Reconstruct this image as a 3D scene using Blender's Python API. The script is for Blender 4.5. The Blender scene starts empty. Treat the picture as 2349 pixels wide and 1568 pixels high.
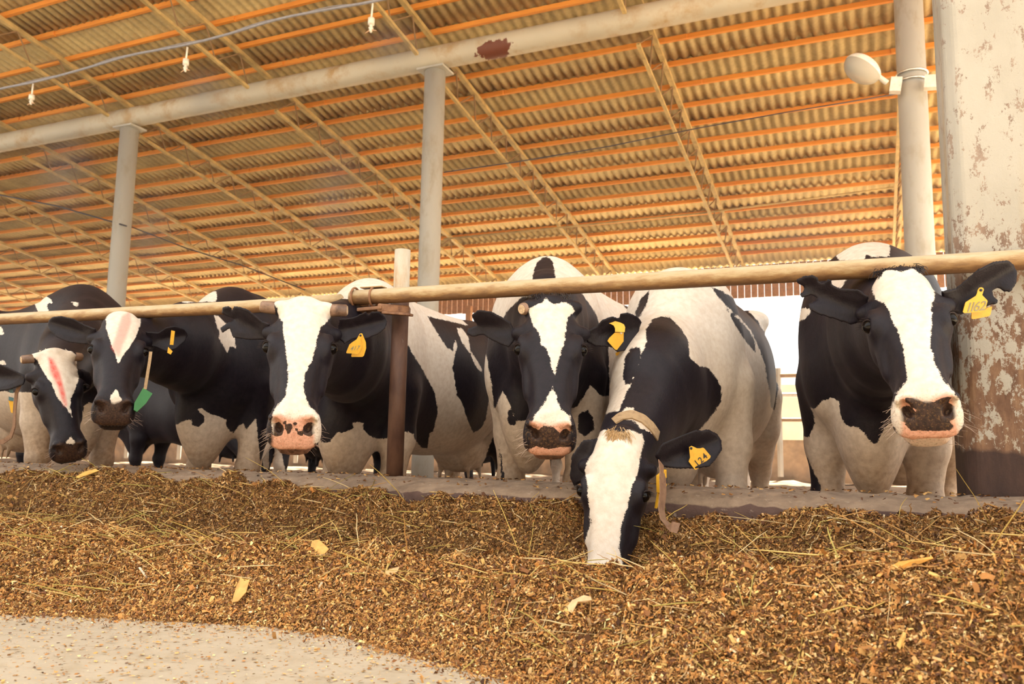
import bpy, math, random
import numpy as np
from mathutils import Vector, Matrix
SC = bpy.context.scene
COL = SC.collection
rng = np.random.default_rng(7)
random.seed(7)

# ------------------------------------------------------------------ camera
FPX, PCX, PCY = 1889.2, 1174.5, 784.0
CAMZ = 0.46
YAW, PITCH, ROLL = math.radians(-23.611), math.radians(7.4576), math.radians(1.0539)
def cam_axes(y, p, r):
    cy, sy, cp, sp, cr, sr = math.cos(y), math.sin(y), math.cos(p), math.sin(p), math.cos(r), math.sin(r)
    f = np.array([sy*cp, cy*cp, sp]); r0 = np.array([cy, -sy, 0.]); u0 = np.cross(r0, f)
    return np.array([cr*r0+sr*u0, -sr*r0+cr*u0, f])
CM = cam_axes(YAW, PITCH, ROLL)          # rows: right, up, forward
CO = np.array([0, 0, CAMZ])
cam_d = bpy.data.cameras.new('camera'); cam = bpy.data.objects.new('camera', cam_d); COL.objects.link(cam)
cam_d.sensor_width = 36; cam_d.lens = FPX*36/2349; cam_d.clip_start = .05; cam_d.clip_end = 500
m = Matrix.Identity(4)
for i in range(3):
    m[i][0] = CM[0][i]; m[i][1] = CM[1][i]; m[i][2] = -CM[2][i]; m[i][3] = CO[i]
cam.matrix_world = m
cam_d.dof.use_dof = True; cam_d.dof.focus_distance = 2.75; cam_d.dof.aperture_fstop = 6.3
SC.camera = cam

# ------------------------------------------------------------------ light and exposure
w = bpy.data.worlds.new('sky'); SC.world = w; w.use_nodes = True
bg = w.node_tree.nodes['Background']
bg.inputs[0].default_value = (1.0, .965, .905, 1); bg.inputs[1].default_value = 2.0
sun_d = bpy.data.lights.new('sun', 'SUN'); sun = bpy.data.objects.new('sun', sun_d); COL.objects.link(sun)
sun_d.energy = 36.0; sun_d.angle = math.radians(1.5); sun_d.color = (1, .9, .75)
sun.rotation_euler = Vector((-.40, -1, -2.1)).to_track_quat('-Z', 'Y').to_euler()
SC.view_settings.view_transform = 'Standard'; SC.view_settings.look = 'None'
SC.view_settings.gamma = 1; SC.view_settings.exposure = .25; SC.view_settings.use_curve_mapping = False
SC.cycles.use_denoising = True
SC.cycles.max_bounces = 6; SC.cycles.diffuse_bounces = 4; SC.cycles.glossy_bounces = 2
SC.cycles.transmission_bounces = 3; SC.cycles.transparent_max_bounces = 6; SC.cycles.volume_bounces = 0
SC.cycles.caustics_reflective = False; SC.cycles.caustics_refractive = False
SC.cycles.volume_step_rate = 3.0; SC.cycles.volume_max_steps = 48
SC.cycles.use_adaptive_sampling = True; SC.cycles.adaptive_threshold = .03

# ------------------------------------------------------------------ geometry helpers
def ray(px, py): return CM.T @ np.array([px-PCX, PCY-py, FPX])
def atY(px, py, Y): d = ray(px, py); return CO + d*(Y/d[1])
def atZ(px, py, z): d = ray(px, py); return CO + d*((z-CAMZ)/d[2])
def atD(px, py, D): d = ray(px, py); return CO + d*(D/FPX)
def proj(P):
    q = (P-CO) @ CM.T; z = np.maximum(q[:, 2], .05)
    return PCX+FPX*q[:, 0]/z, PCY-FPX*q[:, 1]/z, z

class MB:
    def __init__(s): s.v = []; s.f = []; s.m = []; s.n = 0
    def add(s, v, f, mi=0):
        v = np.asarray(v, float); s.v.append(v); s.f += [tuple(i+s.n for i in q) for q in f]; s.m += [mi]*len(f); s.n += len(v); return s
    def box(s, c, size, rot=None, mi=0):
        h = np.array(size)/2
        v = np.array([(x, y, z) for x in (-1, 1) for y in (-1, 1) for z in (-1, 1)])*h
        if rot is not None: v = v @ np.asarray(rot).T
        return s.add(v+np.array(c), [(0, 1, 3, 2), (4, 6, 7, 5), (0, 4, 5, 1), (2, 3, 7, 6), (0, 2, 6, 4), (1, 5, 7, 3)], mi)
    def bar(s, a, b, w, h, mi=0, up=(0, 0, 1)):
        a = np.array(a, float); b = np.array(b, float); d = b-a; L = np.linalg.norm(d); d /= L
        r = np.cross(d, up); r /= np.linalg.norm(r); u = np.cross(r, d)
        return s.box((a+b)/2, (L, w, h), np.array([d, r, u]).T, mi)
    def tube(s, pts, r, n=12, cap=True, mi=0):
        pts = np.array(pts, float); k = len(pts)
        r = np.full(k, r) if np.isscalar(r) else np.array(r)
        T = np.gradient(pts, axis=0); T /= np.linalg.norm(T, axis=1)[:, None]
        u = np.cross(T[0], [0, 0, 1.]);
        if np.linalg.norm(u) < .1: u = np.cross(T[0], [0, 1., 0])
        u /= np.linalg.norm(u); V = []
        for i in range(k):
            u = u-T[i]*(u@T[i]); u /= np.linalg.norm(u); w2 = np.cross(T[i], u)
            a = np.linspace(0, 2*math.pi, n, endpoint=False)
            V.append(pts[i]+r[i]*(np.cos(a)[:, None]*u+np.sin(a)[:, None]*w2))
        F = [(i*n+j, i*n+(j+1) % n, (i+1)*n+(j+1) % n, (i+1)*n+j) for i in range(k-1) for j in range(n)]
        if cap: F += [tuple(range(n-1, -1, -1)), tuple((k-1)*n+j for j in range(n))]
        return s.add(np.concatenate(V), F, mi)
    def prism(s, poly3, n, t, mi=0):
        p = np.array(poly3, float); n = np.array(n, float); n /= np.linalg.norm(n); k = len(p)
        return s.add(np.concatenate([p+n*t/2, p-n*t/2]), [tuple(range(k)), tuple(range(2*k-1, k-1, -1))]+[(i, i+k, (i+1) % k+k, (i+1) % k) for i in range(k)], mi)
    def obj(s, name, mats, parent=None, smooth=False, loc=None, bevel=0):
        v = np.concatenate(s.v)
        if loc is not None: v = v-np.array(loc)
        me = bpy.data.meshes.new(name); me.from_pydata(v.tolist(), [], s.f)
        mats = mats if isinstance(mats, (list, tuple)) else [mats]
        for m_ in mats: me.materials.append(m_)
        if any(s.m): me.polygons.foreach_set('material_index', s.m)
        me.validate(); me.update()
        if smooth: me.shade_auto(smooth) if False else me.polygons.foreach_set('use_smooth', [True]*len(me.polygons))
        o = bpy.data.objects.new(name, me); COL.objects.link(o)
        if loc is not None: o.location = loc
        if parent: o.parent = parent; 
        if parent and loc is None:
            o.matrix_parent_inverse = Matrix.Translation(-Vector(parent.location)) if parent.rotation_euler[2] == 0 else parent.matrix_basis.inverted()
        if bevel:
            b = o.modifiers.new('b', 'BEVEL'); b.width = bevel; b.segments = 2; b.limit_method = 'ANGLE'
        return o
def fast_mesh(name, V, F, mats, attrs=None, smooth=True, loc=(0, 0, 0), facesize=4, midx=None):
    me = bpy.data.meshes.new(name); V = np.asarray(V, np.float32)-np.array(loc, np.float32)
    me.vertices.add(len(V)); me.vertices.foreach_set('co', V.ravel())
    me.loops.add(F.size); me.loops.foreach_set('vertex_index', F.astype(np.int32).ravel())
    me.polygons.add(len(F)); me.polygons.foreach_set('loop_start', np.arange(len(F), dtype=np.int32)*facesize)
    me.polygons.foreach_set('use_smooth', np.full(len(F), smooth))
    for m_ in (mats if isinstance(mats, (list, tuple)) else [mats]): me.materials.append(m_)
    if midx is not None: me.polygons.foreach_set('material_index', midx.astype(np.int32))
    me.update(calc_edges=True)
    for k, a in (attrs or {}).items():
        if a.ndim == 2:
            at = me.attributes.new(k, 'FLOAT_COLOR', 'POINT'); at.data.foreach_set('color', a.astype(np.float32).ravel())
        else:
            at = me.attributes.new(k, 'FLOAT', 'POINT'); at.data.foreach_set('value', a.astype(np.float32))
    o = bpy.data.objects.new(name, me); COL.objects.link(o); o.location = loc
    return o
def tag(o, label=None, cat=None, group=None, kind=None):
    if label: o['label'] = label
    if cat: o['category'] = cat
    if group: o['group'] = group
    if kind: o['kind'] = kind
    return o
def empty(name, loc, label, cat, group=None):
    o = bpy.data.objects.new(name, None); COL.objects.link(o); o.location = loc; o.empty_display_size = .1
    return tag(o, label, cat, group)

# ------------------------------------------------------------------ materials
class NT:
    def __init__(s, name):
        s.m = bpy.data.materials.new(name); s.m.use_nodes = True; s.t = s.m.node_tree; s.b = s.t.nodes['Principled BSDF']
    def n(s, typ, **kw):
        nd = s.t.nodes.new(typ)
        for k, v in kw.items():
            if k.startswith('i_'): nd.inputs[int(k[2:])].default_value = v
            else: setattr(nd, k, v)
        return nd
    def l(s, a, b): s.t.links.new(a, b)
    def coord(s, kind='Object', scale=(1, 1, 1)):
        c = s.n('ShaderNodeTexCoord'); mp = s.n('ShaderNodeMapping'); mp.inputs['Scale'].default_value = scale
        s.l(c.outputs[kind], mp.inputs[0]); return mp.outputs[0]
    def noise(s, vec, scale, detail=3, rough=.6):
        nd = s.n('ShaderNodeTexNoise'); nd.inputs['Scale'].default_value = scale; nd.inputs['Detail'].default_value = detail
        nd.inputs['Roughness'].default_value = rough
        if vec is not None: s.l(vec, nd.inputs['Vector'])
        return nd.outputs['Fac']
    def ramp(s, fac, stops):
        nd = s.n('ShaderNodeValToRGB'); e = nd.color_ramp.elements
        while len(e) < len(stops): e.new(.5)
        for el, (p, c) in zip(e, stops): el.position = p; el.color = (*c, 1) if len(c) == 3 else c
        s.l(fac, nd.inputs[0]); return nd.outputs[0]
    def mix(s, fac, a, b, mode='MIX'):
        nd = s.n('ShaderNodeMix', data_type='RGBA', blend_type=mode)
        for sock, v in ((nd.inputs[0], fac), (nd.inputs[6], a), (nd.inputs[7], b)):
            if isinstance(v, (int, float)): sock.default_value = v
            elif isinstance(v, tuple): sock.default_value = (*v, 1)
            else: s.l(v, sock)
        return nd.outputs[2]
    def math(s, op, a, b=0.0, clamp=False):
        nd = s.n('ShaderNodeMath', operation=op, use_clamp=clamp)
        for i, v in enumerate((a, b)):
            if isinstance(v, (int, float)): nd.inputs[i].default_value = v
            else: s.l(v, nd.inputs[i])
        return nd.outputs[0]
    def attr(s, name):
        nd = s.n('ShaderNodeAttribute', attribute_name=name); return nd
    def bump(s, h, dist=.01, strength=1):
        nd = s.n('ShaderNodeBump'); nd.inputs['Strength'].default_value = strength; nd.inputs['Distance'].default_value = dist
        s.l(h, nd.inputs['Height']); s.l(nd.outputs[0], s.b.inputs['Normal'])
    def set(s, color=None, rough=None, metal=None, spec=None):
        if color is not None:
            if isinstance(color, tuple): s.b.inputs['Base Color'].default_value = (*color, 1)
            else: s.l(color, s.b.inputs['Base Color'])
        if rough is not None:
            if isinstance(rough, (int, float)): s.b.inputs['Roughness'].default_value = rough
            else: s.l(rough, s.b.inputs['Roughness'])
        if metal is not None: s.b.inputs['Metallic'].default_value = metal
        if spec is not None: s.b.inputs['Specular IOR Level'].default_value = spec
        return s
def plain(name, c, rough=.6, metal=0, spec=.5, var=.15, scale=20):
    t = NT(name); f = t.noise(t.coord(), scale)
    t.set(t.ramp(f, [(.3, tuple(x*(1-var) for x in c)), (.7, tuple(min(1, x*(1+var)) for x in c))]), rough, metal, spec); return t.m
def weathered(name, base, dark, scale, lo, hi, rough=.7, stretch=(1, 1, 1), extra=None, bump=.002):
    t = NT(name); v = t.coord(scale=stretch)
    f = t.noise(v, scale, 6, .65); c = t.ramp(f, [(lo, dark), (hi, base)])
    g = t.noise(v, scale*.25, 3); c = t.mix(t.ramp(g, [(.35, (0, 0, 0)), (.75, (1, 1, 1))]), c, tuple(x*.82 for x in base))
    if extra: 
        h = t.noise(v, extra[1], 5, .6); c = t.mix(t.ramp(h, [(extra[2], (0, 0, 0)), (extra[2]+.03, (1, 1, 1))]), c, extra[0])
    t.set(c, rough); t.bump(f, bump); return t.m

M = {}
def pipemat():
    t = NT('galvanised_pipe_worn'); v = t.coord(scale=(1, 4, 4)); f = t.noise(v, 12, 6, .65); g = t.noise(t.coord(scale=(.5, 1, 1)), 60, 4)
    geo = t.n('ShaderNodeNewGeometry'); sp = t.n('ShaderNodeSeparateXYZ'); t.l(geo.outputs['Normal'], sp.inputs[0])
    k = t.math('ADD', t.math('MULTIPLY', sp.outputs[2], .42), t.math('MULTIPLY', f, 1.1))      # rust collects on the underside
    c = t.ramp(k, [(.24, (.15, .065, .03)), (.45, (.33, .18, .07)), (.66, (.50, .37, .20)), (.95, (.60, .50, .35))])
    c = t.mix(t.math('MULTIPLY', g, .35), c, (.50, .36, .20)); t.set(c, .5, .0); t.bump(g, .0012); return t.m
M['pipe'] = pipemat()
M['post'] = weathered('rusty_post', (.17, .088, .058), (.075, .034, .026), 22, .35, .7, .6, (1, 1, .35), ((.36, .30, .25), 9, .66))
M['postpale'] = weathered('post_pale_top', (.62, .56, .45), (.42, .25, .12), 16, .3, .55, .6, (1, 1, .35))
M['clamp'] = weathered('rusty_clamp', (.36, .18, .09), (.12, .05, .03), 40, .35, .65, .6)
M['beam0'] = weathered('painted_beam', (.60, .54, .41), (.46, .31, .15), 3, .33, .5, .55, (1, 1, 1), ((.23, .07, .03), 1.3, .73))
def beammat():
    m_ = M['beam0']; nt = m_.node_tree; b = nt.nodes['Principled BSDF']; src = b.inputs['Base Color'].links[0].from_socket
    t = NT.__new__(NT); t.m = m_; t.t = nt; t.b = b
    c = atY(1128, 110, 9.6)-np.array([0, 9.76, CAMZ+.567*9.76])
    tc = t.n('ShaderNodeTexCoord'); v = t.n('ShaderNodeVectorMath', operation='SUBTRACT'); t.l(tc.outputs['Object'], v.inputs[0]); v.inputs[1].default_value = tuple(c)
    v2 = t.n('ShaderNodeVectorMath', operation='MULTIPLY'); t.l(v.outputs[0], v2.inputs[0]); v2.inputs[1].default_value = (3.9, 3, 9.5)
    v3 = t.n('ShaderNodeVectorMath', operation='LENGTH'); t.l(v2.outputs[0], v3.inputs[0])
    k = t.math('ADD', v3.outputs['Value'], t.math('MULTIPLY', t.math('SUBTRACT', t.noise(tc.outputs['Object'], 9, 6, .7), .5), 2.2)); k = t.math('LESS_THAN', k, 1.0)
    t.set(t.mix(k, src, (.16, .045, .02))); return m_
M['beam'] = beammat()
M['column'] = weathered('painted_column', (.53, .51, .45), (.40, .35, .26), 5, .33, .5, .55, (1, 1, .5), ((.28, .13, .06), 2.6, .725))
M['truss'] = plain('ochre_steel', (.50, .36, .15), .6, var=.3, scale=6)
M['rod'] = plain('dark_rod', (.25, .15, .07), .7)
M['purlin'] = weathered('orange_timber', (.86, .34, .05), (.60, .20, .03), 5, .3, .6, .7, (.15, 1, 1))
M['timber'] = plain('brown_timber', (.33, .17, .08), .8, var=.3)
M['concrete'] = weathered('concrete_floor', (.58, .50, .38), (.42, .34, .23), 9, .3, .55, .85, bump=.004)
M['white_steel'] = plain('white_paint', (.78, .74, .66), .4)
M['yellow'] = weathered('yellow_plastic', (.88, .50, .035), (.74, .36, .02), 60, .3, .55, .4, bump=.0003)
M['ink'] = plain('black_ink', (.02, .02, .03), .5)
M['ink_grey'] = plain('faded_ink', (.30, .27, .16), .6)
M['green'] = plain('green_plastic', (.03, .20, .06), .4)
M['blue'] = plain('blue_plastic', (.05, .14, .18), .4)
M['leather'] = weathered('worn_webbing', (.34, .20, .12), (.16, .08, .05), 60, .3, .7, .8)
M['canvas'] = weathered('frayed_canvas', (.50, .35, .20), (.26, .17, .10), 80, .3, .7, .9, bump=.003)
M['horn'] = weathered('horn', (.34, .21, .14), (.08, .045, .035), 22, .38, .62, .45, (1, 1, 1))
M['horncut'] = plain('cut_horn', (.62, .46, .30), .7, scale=90, var=.4)
M['black_cable'] = plain('black_cable', (.05, .04, .045), .5)
M['hose'] = plain('grey_hose', (.28, .27, .29), .35)
M['nozzle'] = plain('white_nozzle', (.80, .74, .62), .4)
M['whisker'] = plain('pale_bristle', (.55, .42, .35), .5)
def sheetmat():
    t = NT('fibre_cement_sheet'); v = t.coord('Object')
    f = t.noise(v, 2.2, 5, .6); g = t.noise(v, 18, 3)
    c = t.ramp(f, [(.3, (.36, .27, .125)), (.7, (.64, .505, .235))])
    c = t.mix(.35, c, t.ramp(g, [(.3, (.32, .235, .12)), (.7, (.62, .49, .27))]))
    t.set(c, .85); t.bump(g, .003); return t.m
M['sheet'] = sheetmat()
def curbmat():
    t = NT('old_concrete_curb'); v = t.coord()
    f = t.noise(v, 12, 7, .65); g = t.noise(v, 45, 4)
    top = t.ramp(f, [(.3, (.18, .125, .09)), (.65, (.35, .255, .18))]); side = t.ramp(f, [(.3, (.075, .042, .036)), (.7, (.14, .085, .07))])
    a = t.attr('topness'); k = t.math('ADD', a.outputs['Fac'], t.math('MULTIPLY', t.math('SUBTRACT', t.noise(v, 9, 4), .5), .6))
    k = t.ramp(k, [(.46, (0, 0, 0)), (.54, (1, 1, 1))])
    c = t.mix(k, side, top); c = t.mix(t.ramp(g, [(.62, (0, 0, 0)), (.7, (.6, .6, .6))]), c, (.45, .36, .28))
    t.set(c, .9); t.bump(f, .01); return t.m
M['curb'] = curbmat()
def pillarmat():
    t = NT('peeling_whitewash'); v = t.coord(scale=(1, 1, .6)); vo = t.coord(); sep = t.n('ShaderNodeSeparateXYZ'); t.l(vo, sep.inputs[0])
    z = sep.outputs[2]
    f = t.noise(v, 20, 10, .80); g = t.noise(v, 3, 4, .6); h = t.noise(t.coord(scale=(1, 1, .25)), 26, 6, .7)
    thr = t.n('ShaderNodeMapRange'); t.l(z, thr.inputs[0])
    for i, x in enumerate((.55, 1.3, .54, .435)): thr.inputs[i+1].default_value = x
    k = t.math('GREATER_THAN', f, thr.outputs[0])
    rust = t.ramp(h, [(.3, (.11, .055, .035)), (.5, (.21, .115, .07)), (.72, (.36, .22, .13))])
    grey = t.ramp(h, [(.3, (.20, .14, .11)), (.7, (.40, .31, .25))])
    mr = t.n('ShaderNodeMapRange'); t.l(z, mr.inputs[0])
    for i, x in enumerate((.85, 1.35, 0., 1.)): mr.inputs[i+1].default_value = x
    under = t.mix(mr.outputs[0], rust, grey)
    wh = t.ramp(g, [(.3, (.36, .335, .285)), (.6, (.475, .45, .40))])
    st = t.math('MULTIPLY', t.ramp(t.noise(t.coord(scale=(5, 5, .5)), 1.4, 4), [(.52, (0, 0, 0)), (.68, (1, 1, 1))]), .5)
    wh = t.mix(st, wh, (.45, .30, .12))
    c = t.mix(k, under, wh)
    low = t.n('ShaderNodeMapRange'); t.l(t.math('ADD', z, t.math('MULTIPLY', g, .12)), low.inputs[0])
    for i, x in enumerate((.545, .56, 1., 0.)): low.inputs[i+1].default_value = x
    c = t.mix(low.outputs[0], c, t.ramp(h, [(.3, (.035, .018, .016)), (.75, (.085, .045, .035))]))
    t.set(c, .75); t.bump(f, .004); return t.m
M['pillar'] = pillarmat()
def vcol(name, rough=.8, spec=.3):
    t = NT(name); a = t.attr('col'); t.set(a.outputs['Color'], rough, spec=spec); return t.m
M['vcol'] = vcol('chopped_plant_matter')
def feedbase():
    t = NT('fine_silage'); v = t.coord(); a = t.noise(v, 210, 4, .75); b = t.noise(v, 60, 4, .7)
    c = t.ramp(t.math('ADD', t.math('MULTIPLY', a, .7), t.math('MULTIPLY', b, .3)), [(.36, (.045, .02, .010)), (.46, (.17, .08, .028)), (.54, (.36, .19, .06)), (.64, (.62, .40, .17))])
    t.set(c, .9, spec=.2); t.bump(a, .012); return t.m
M['feedbase'] = feedbase()
def coatmat():
    t = NT('holstein_coat'); v = t.coord()
    wsd = t.attr('white').outputs['Fac']; dirt_shade = t.attr('dirt_shade').outputs['Fac']; muz = t.attr('muz').outputs['Fac']
    spot = t.attr('spot').outputs['Fac']; red = t.attr('red').outputs['Fac']; tan = t.attr('tan').outputs['Fac']
    fine = t.noise(v, 260, 2, .6); med = t.noise(v, 45, 4, .6); big = t.noise(v, 7, 4, .6)
    e = t.math('ADD', wsd, t.math('MULTIPLY', t.math('SUBTRACT', fine, .5), .012))
    e = t.math('ADD', e, t.math('MULTIPLY', t.math('SUBTRACT', med, .5), .016))
    k = t.math('MULTIPLY', t.math('ADD', e, .0012), 420, True)
    wh = t.ramp(med, [(.3, (.70, .60, .50)), (.65, (.82, .74, .65))])
    dk = t.math('MULTIPLY', dirt_shade, t.math('ADD', big, .45), True)
    wh = t.mix(dk, wh, t.ramp(med, [(.3, (.26, .16, .09)), (.7, (.47, .32, .20))]))
    wh = t.mix(tan, wh, (.62, .36, .13))
    bl = t.ramp(med, [(.3, (.0058, .0038, .0075)), (.75, (.0135, .0088, .0140))])
    c = t.mix(k, bl, wh)
    rk = t.math('MULTIPLY', red, t.math('ADD', med, .28), True)
    c = t.mix(rk, c, (.74, .09, .07))
    # bare nose leather
    pink = t.ramp(t.noise(v, 90, 3), [(.3, (.62, .30, .20)), (.7, (.80, .46, .34))])
    darkn = t.ramp(t.noise(v, 120, 3), [(.35, (.022, .012, .011)), (.75, (.075, .038, .026))])
    sp = t.math('ADD', spot, t.math('MULTIPLY', t.math('SUBTRACT', t.noise(v, 60, 3), .5), .012))
    sp = t.math('MULTIPLY', t.math('ADD', sp, .0006), 700, True)
    nose = t.mix(sp, pink, darkn)
    mk = t.math('MULTIPLY', t.math('ADD', muz, t.math('MULTIPLY', t.math('SUBTRACT', med, .5), .012)), 90, True)
    c = t.mix(mk, c, nose)
    crumb = t.math('MULTIPLY', t.ramp(t.noise(v, 170, 3, .7), [(.56, (0, 0, 0)), (.60, (1, 1, 1))]), t.attr('crumb').outputs['Fac'])
    c = t.mix(t.math('MULTIPLY', crumb, .8), c, (.22, .12, .045))
    t.set(c, .50, spec=.28)
    t.b.inputs['Sheen Weight'].default_value = .05; t.b.inputs['Sheen Roughness'].default_value = .4
    t.b.inputs['Sheen Tint'].default_value = (.75, .65, .8, 1)
    hb = t.noise(t.coord(scale=(1, 1, .22)), 420, 2, .5)
    t.bump(t.math('ADD', t.math('MULTIPLY', hb, .35), t.math('MULTIPLY', med, .5)), .005, .5); return t.m
M['coat'] = coatmat()
def eyemat():
    t = NT('dark_eye'); t.set((.005, .0035, .0035), .07, spec=.22); return t.m
M['eye'] = eyemat()
M['lid'] = plain('eyelid', (.03, .018, .018), .5)
M['lidpink'] = plain('pink_eyelid', (.40, .22, .18), .5)
#@@SETTING
# ------------------------------------------------------------------ setting
def corr(): pass
floor = MB(); floor.add([(-14, -8, 0), (10, -8, 0), (10, 2.62, 0), (-14, 2.62, 0)], [(0, 1, 2, 3)])
tag(floor.obj('floor', M['concrete']), kind='structure', label='pale dusty concrete floor of the feed alley')
t = NT('yard_ground'); v = t.coord(); f = t.noise(v, 3, 6, .7)
t.set(t.ramp(f, [(.3, (.12, .075, .045)), (.5, (.24, .165, .10)), (.72, (.36, .27, .18))]), .95); t.bump(f, .05); M['ground'] = t.m
t = NT('outside_ground'); v = t.coord(); f = t.noise(v, .8, 5, .7)
t.set(t.ramp(f, [(.3, (.50, .40, .27)), (.7, (.66, .56, .42))]), .95); M['outground'] = t.m
g = MB(); n = 60; xs = np.linspace(-40, 12, n*2); ys = np.linspace(2.9, 19.5, n)
XX, YY = np.meshgrid(xs, ys); ZZ = -.12+.03*np.sin(XX*2.1+YY)*np.cos(YY*1.7)+.0*XX + .02*rng.standard_normal(XX.shape)
V = np.stack([XX, YY, ZZ], -1).reshape(-1, 3); idx = np.arange(len(V)).reshape(n, n*2)
F = np.stack([idx[:-1, :-1], idx[:-1, 1:], idx[1:, 1:], idx[1:, :-1]], -1).reshape(-1, 4)
tag(fast_mesh('floor_pen', V, F, M['ground']), kind='structure', label='trampled litter floor of the cow pen')
g = MB().add([(-120, 19.5, -.14), (80, 19.5, -.14), (80, 160, -.14), (-120, 160, -.14), (12, 19.5, -.14), (12, -60, -.14), (80, -60, -.14), (12, -8, -.14), (-120, -8, -.14), (-120, -60, -.14)], [(0, 1, 2, 3), (5, 6, 1, 4)])
g2_ = MB().add([(-120, -60, -.13), (12, -60, -.13), (12, -8, -.13), (-120, -8, -.13)], [(0, 1, 2, 3)]); tag(g2_.obj('floor_lane', plain('dark_ground', (.16, .12, .08), .9)), kind='structure', label='dark ground beyond the alley')
tag(MB().box((-20, -5.2, 2.0), (70, .3, 4.4)).obj('wall_light_block', plain('light_block_wall', (.13, .11, .08), .9)), kind='structure', label='unseen wall added behind the camera to block low front light')  # added out of view to keep low front sky light off the roof
tag(g.obj('floor_yard', M['outground']), kind='structure', label='sunlit yard beyond the barn')

# curb : profile swept along X with chipped edge
RY = 2.76; CZ = .35
def curb_mesh():
    nx = 420; X = np.linspace(-9, 1.6, nx)
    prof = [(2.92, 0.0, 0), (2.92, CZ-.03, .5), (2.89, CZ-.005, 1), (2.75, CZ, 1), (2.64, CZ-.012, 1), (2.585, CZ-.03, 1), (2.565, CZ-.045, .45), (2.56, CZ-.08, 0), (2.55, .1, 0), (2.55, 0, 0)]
    V = []; T = []
    w1 = np.convolve(rng.standard_normal(nx+40), np.ones(15)/15, 'same')[20:-20]; w2 = rng.standard_normal((nx, len(prof)))*.0025
    brk = np.clip((X-.42)/.12, 0, 1)*(1+.5*np.sin(X*40))*.045
    for j, (y, z, tp) in enumerate(prof):
        dz = (w1*.010+w2[:, j])*(z > .2) - brk*(z > .25)*(1 if y < 2.8 else .3); dy = (w1*.02+w2[:, j])*(y < 2.6)
        V.append(np.stack([X, y+dy, z+dz], -1)); T.append(np.full(nx, tp) if tp != .45 else .45+w1*.9)
    V = np.stack(V, 1).reshape(-1, 3); T = np.stack(T, 1).ravel(); k = len(prof); idx = np.arange(len(V)).reshape(nx, k)
    F = np.stack([idx[:-1, :-1], idx[:-1, 1:], idx[1:, 1:], idx[1:, :-1]], -1).reshape(-1, 4)[:, ::-1]
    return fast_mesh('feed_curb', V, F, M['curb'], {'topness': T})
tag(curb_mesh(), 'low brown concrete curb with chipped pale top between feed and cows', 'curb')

# roof
A = math.radians(9.5416); TA = math.tan(A); Z0 = CAMZ+7.43
def zr(Y): return Z0-TA*Y
PUR = [10.70+.543*(k-12) for k in range(0, 27)]        # purlin positions in Y
YE = 19.0; XL, XR = -58.0, 3.4
def roof():
    wl = .147; xs = np.arange(XL, XR, wl/6); rows = []; V = []; F = []; base = 0
    up = .075
    ys = [3.0, 3.6]+[p+.02 for p in PUR if p > 3.8][::2]+[YE]
    ys = sorted(set([2.4, 4.0]+[p for p in PUR[1::3]]+[YE+.15]))
    for a, b in zip(ys[:-1], ys[1:]):
        prof = .021*np.cos(2*math.pi*xs/wl)
        for s_, (Y, off) in enumerate(((a-.12, .018), (b, 0.0))):
            V.append(np.stack([xs, np.full_like(xs, Y), zr(Y)+up+off*1.2+.02+prof], -1))
        k = len(xs); i = np.arange(k-1)+base; F.append(np.stack([i, i+1, i+1+k, i+k], -1)); base += 2*k
    V = np.concatenate(V); F = np.concatenate(F)
    o = fast_mesh('ceiling', V, F, M['sheet']); return o
rf = roof(); tag(rf, kind='structure', label='corrugated roof sheets seen from below')
sd_ = rf.modifiers.new('s', 'SOLIDIFY'); sd_.thickness = .008
# narrow joints between sheets are shown by thin overlapping strips along the slope
ORD = 'first second third fourth fifth sixth seventh eighth ninth tenth eleventh twelfth thirteenth fourteenth fifteenth sixteenth seventeenth eighteenth nineteenth twentieth twenty-first twenty-second twenty-third twenty-fourth'.split()
TX = [.45+3.0*-k for k in range(0, 16)]; TX[0] = .64
YB = 9.76; BZ = CAMZ+.567*YB; BR = .165
near = [p for p in PUR if p < YB]; far = [p for p in PUR if p >= YB]
for i, Y in enumerate(PUR):
    if zr(Y) < 0: continue
    z = zr(Y)+.035; g = MB(); hh = .065
    for k in range(-1, 17):
        x1 = TX[0]-3*(k-1)-.0; 
        if k == -1: x1 = XR
        x0 = TX[0]-3*k
        j = (k % 2)*.0
        g.bar((x0-.22, Y+.025*((k+i) % 2), z+.012*((k+i) % 2)), (x1+.22 if k > -1 else XR, Y+.025*((k+i) % 2), z+.012*((k+i) % 2)), .05, hh)
    if Y < YB: lab = f'orange timber purlin, {ORD[len(near)-1-near.index(Y)]} one on the near side of the big pipe beam'
    else: lab = f'orange timber purlin, {ORD[far.index(Y)]} one beyond the big pipe beam towards the eaves'
    o = g.obj('roof_purlin', M['purlin'], loc=(0, Y, z)); tag(o, lab, 'purlin', 'orange purlins under the corrugated roof')
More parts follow.
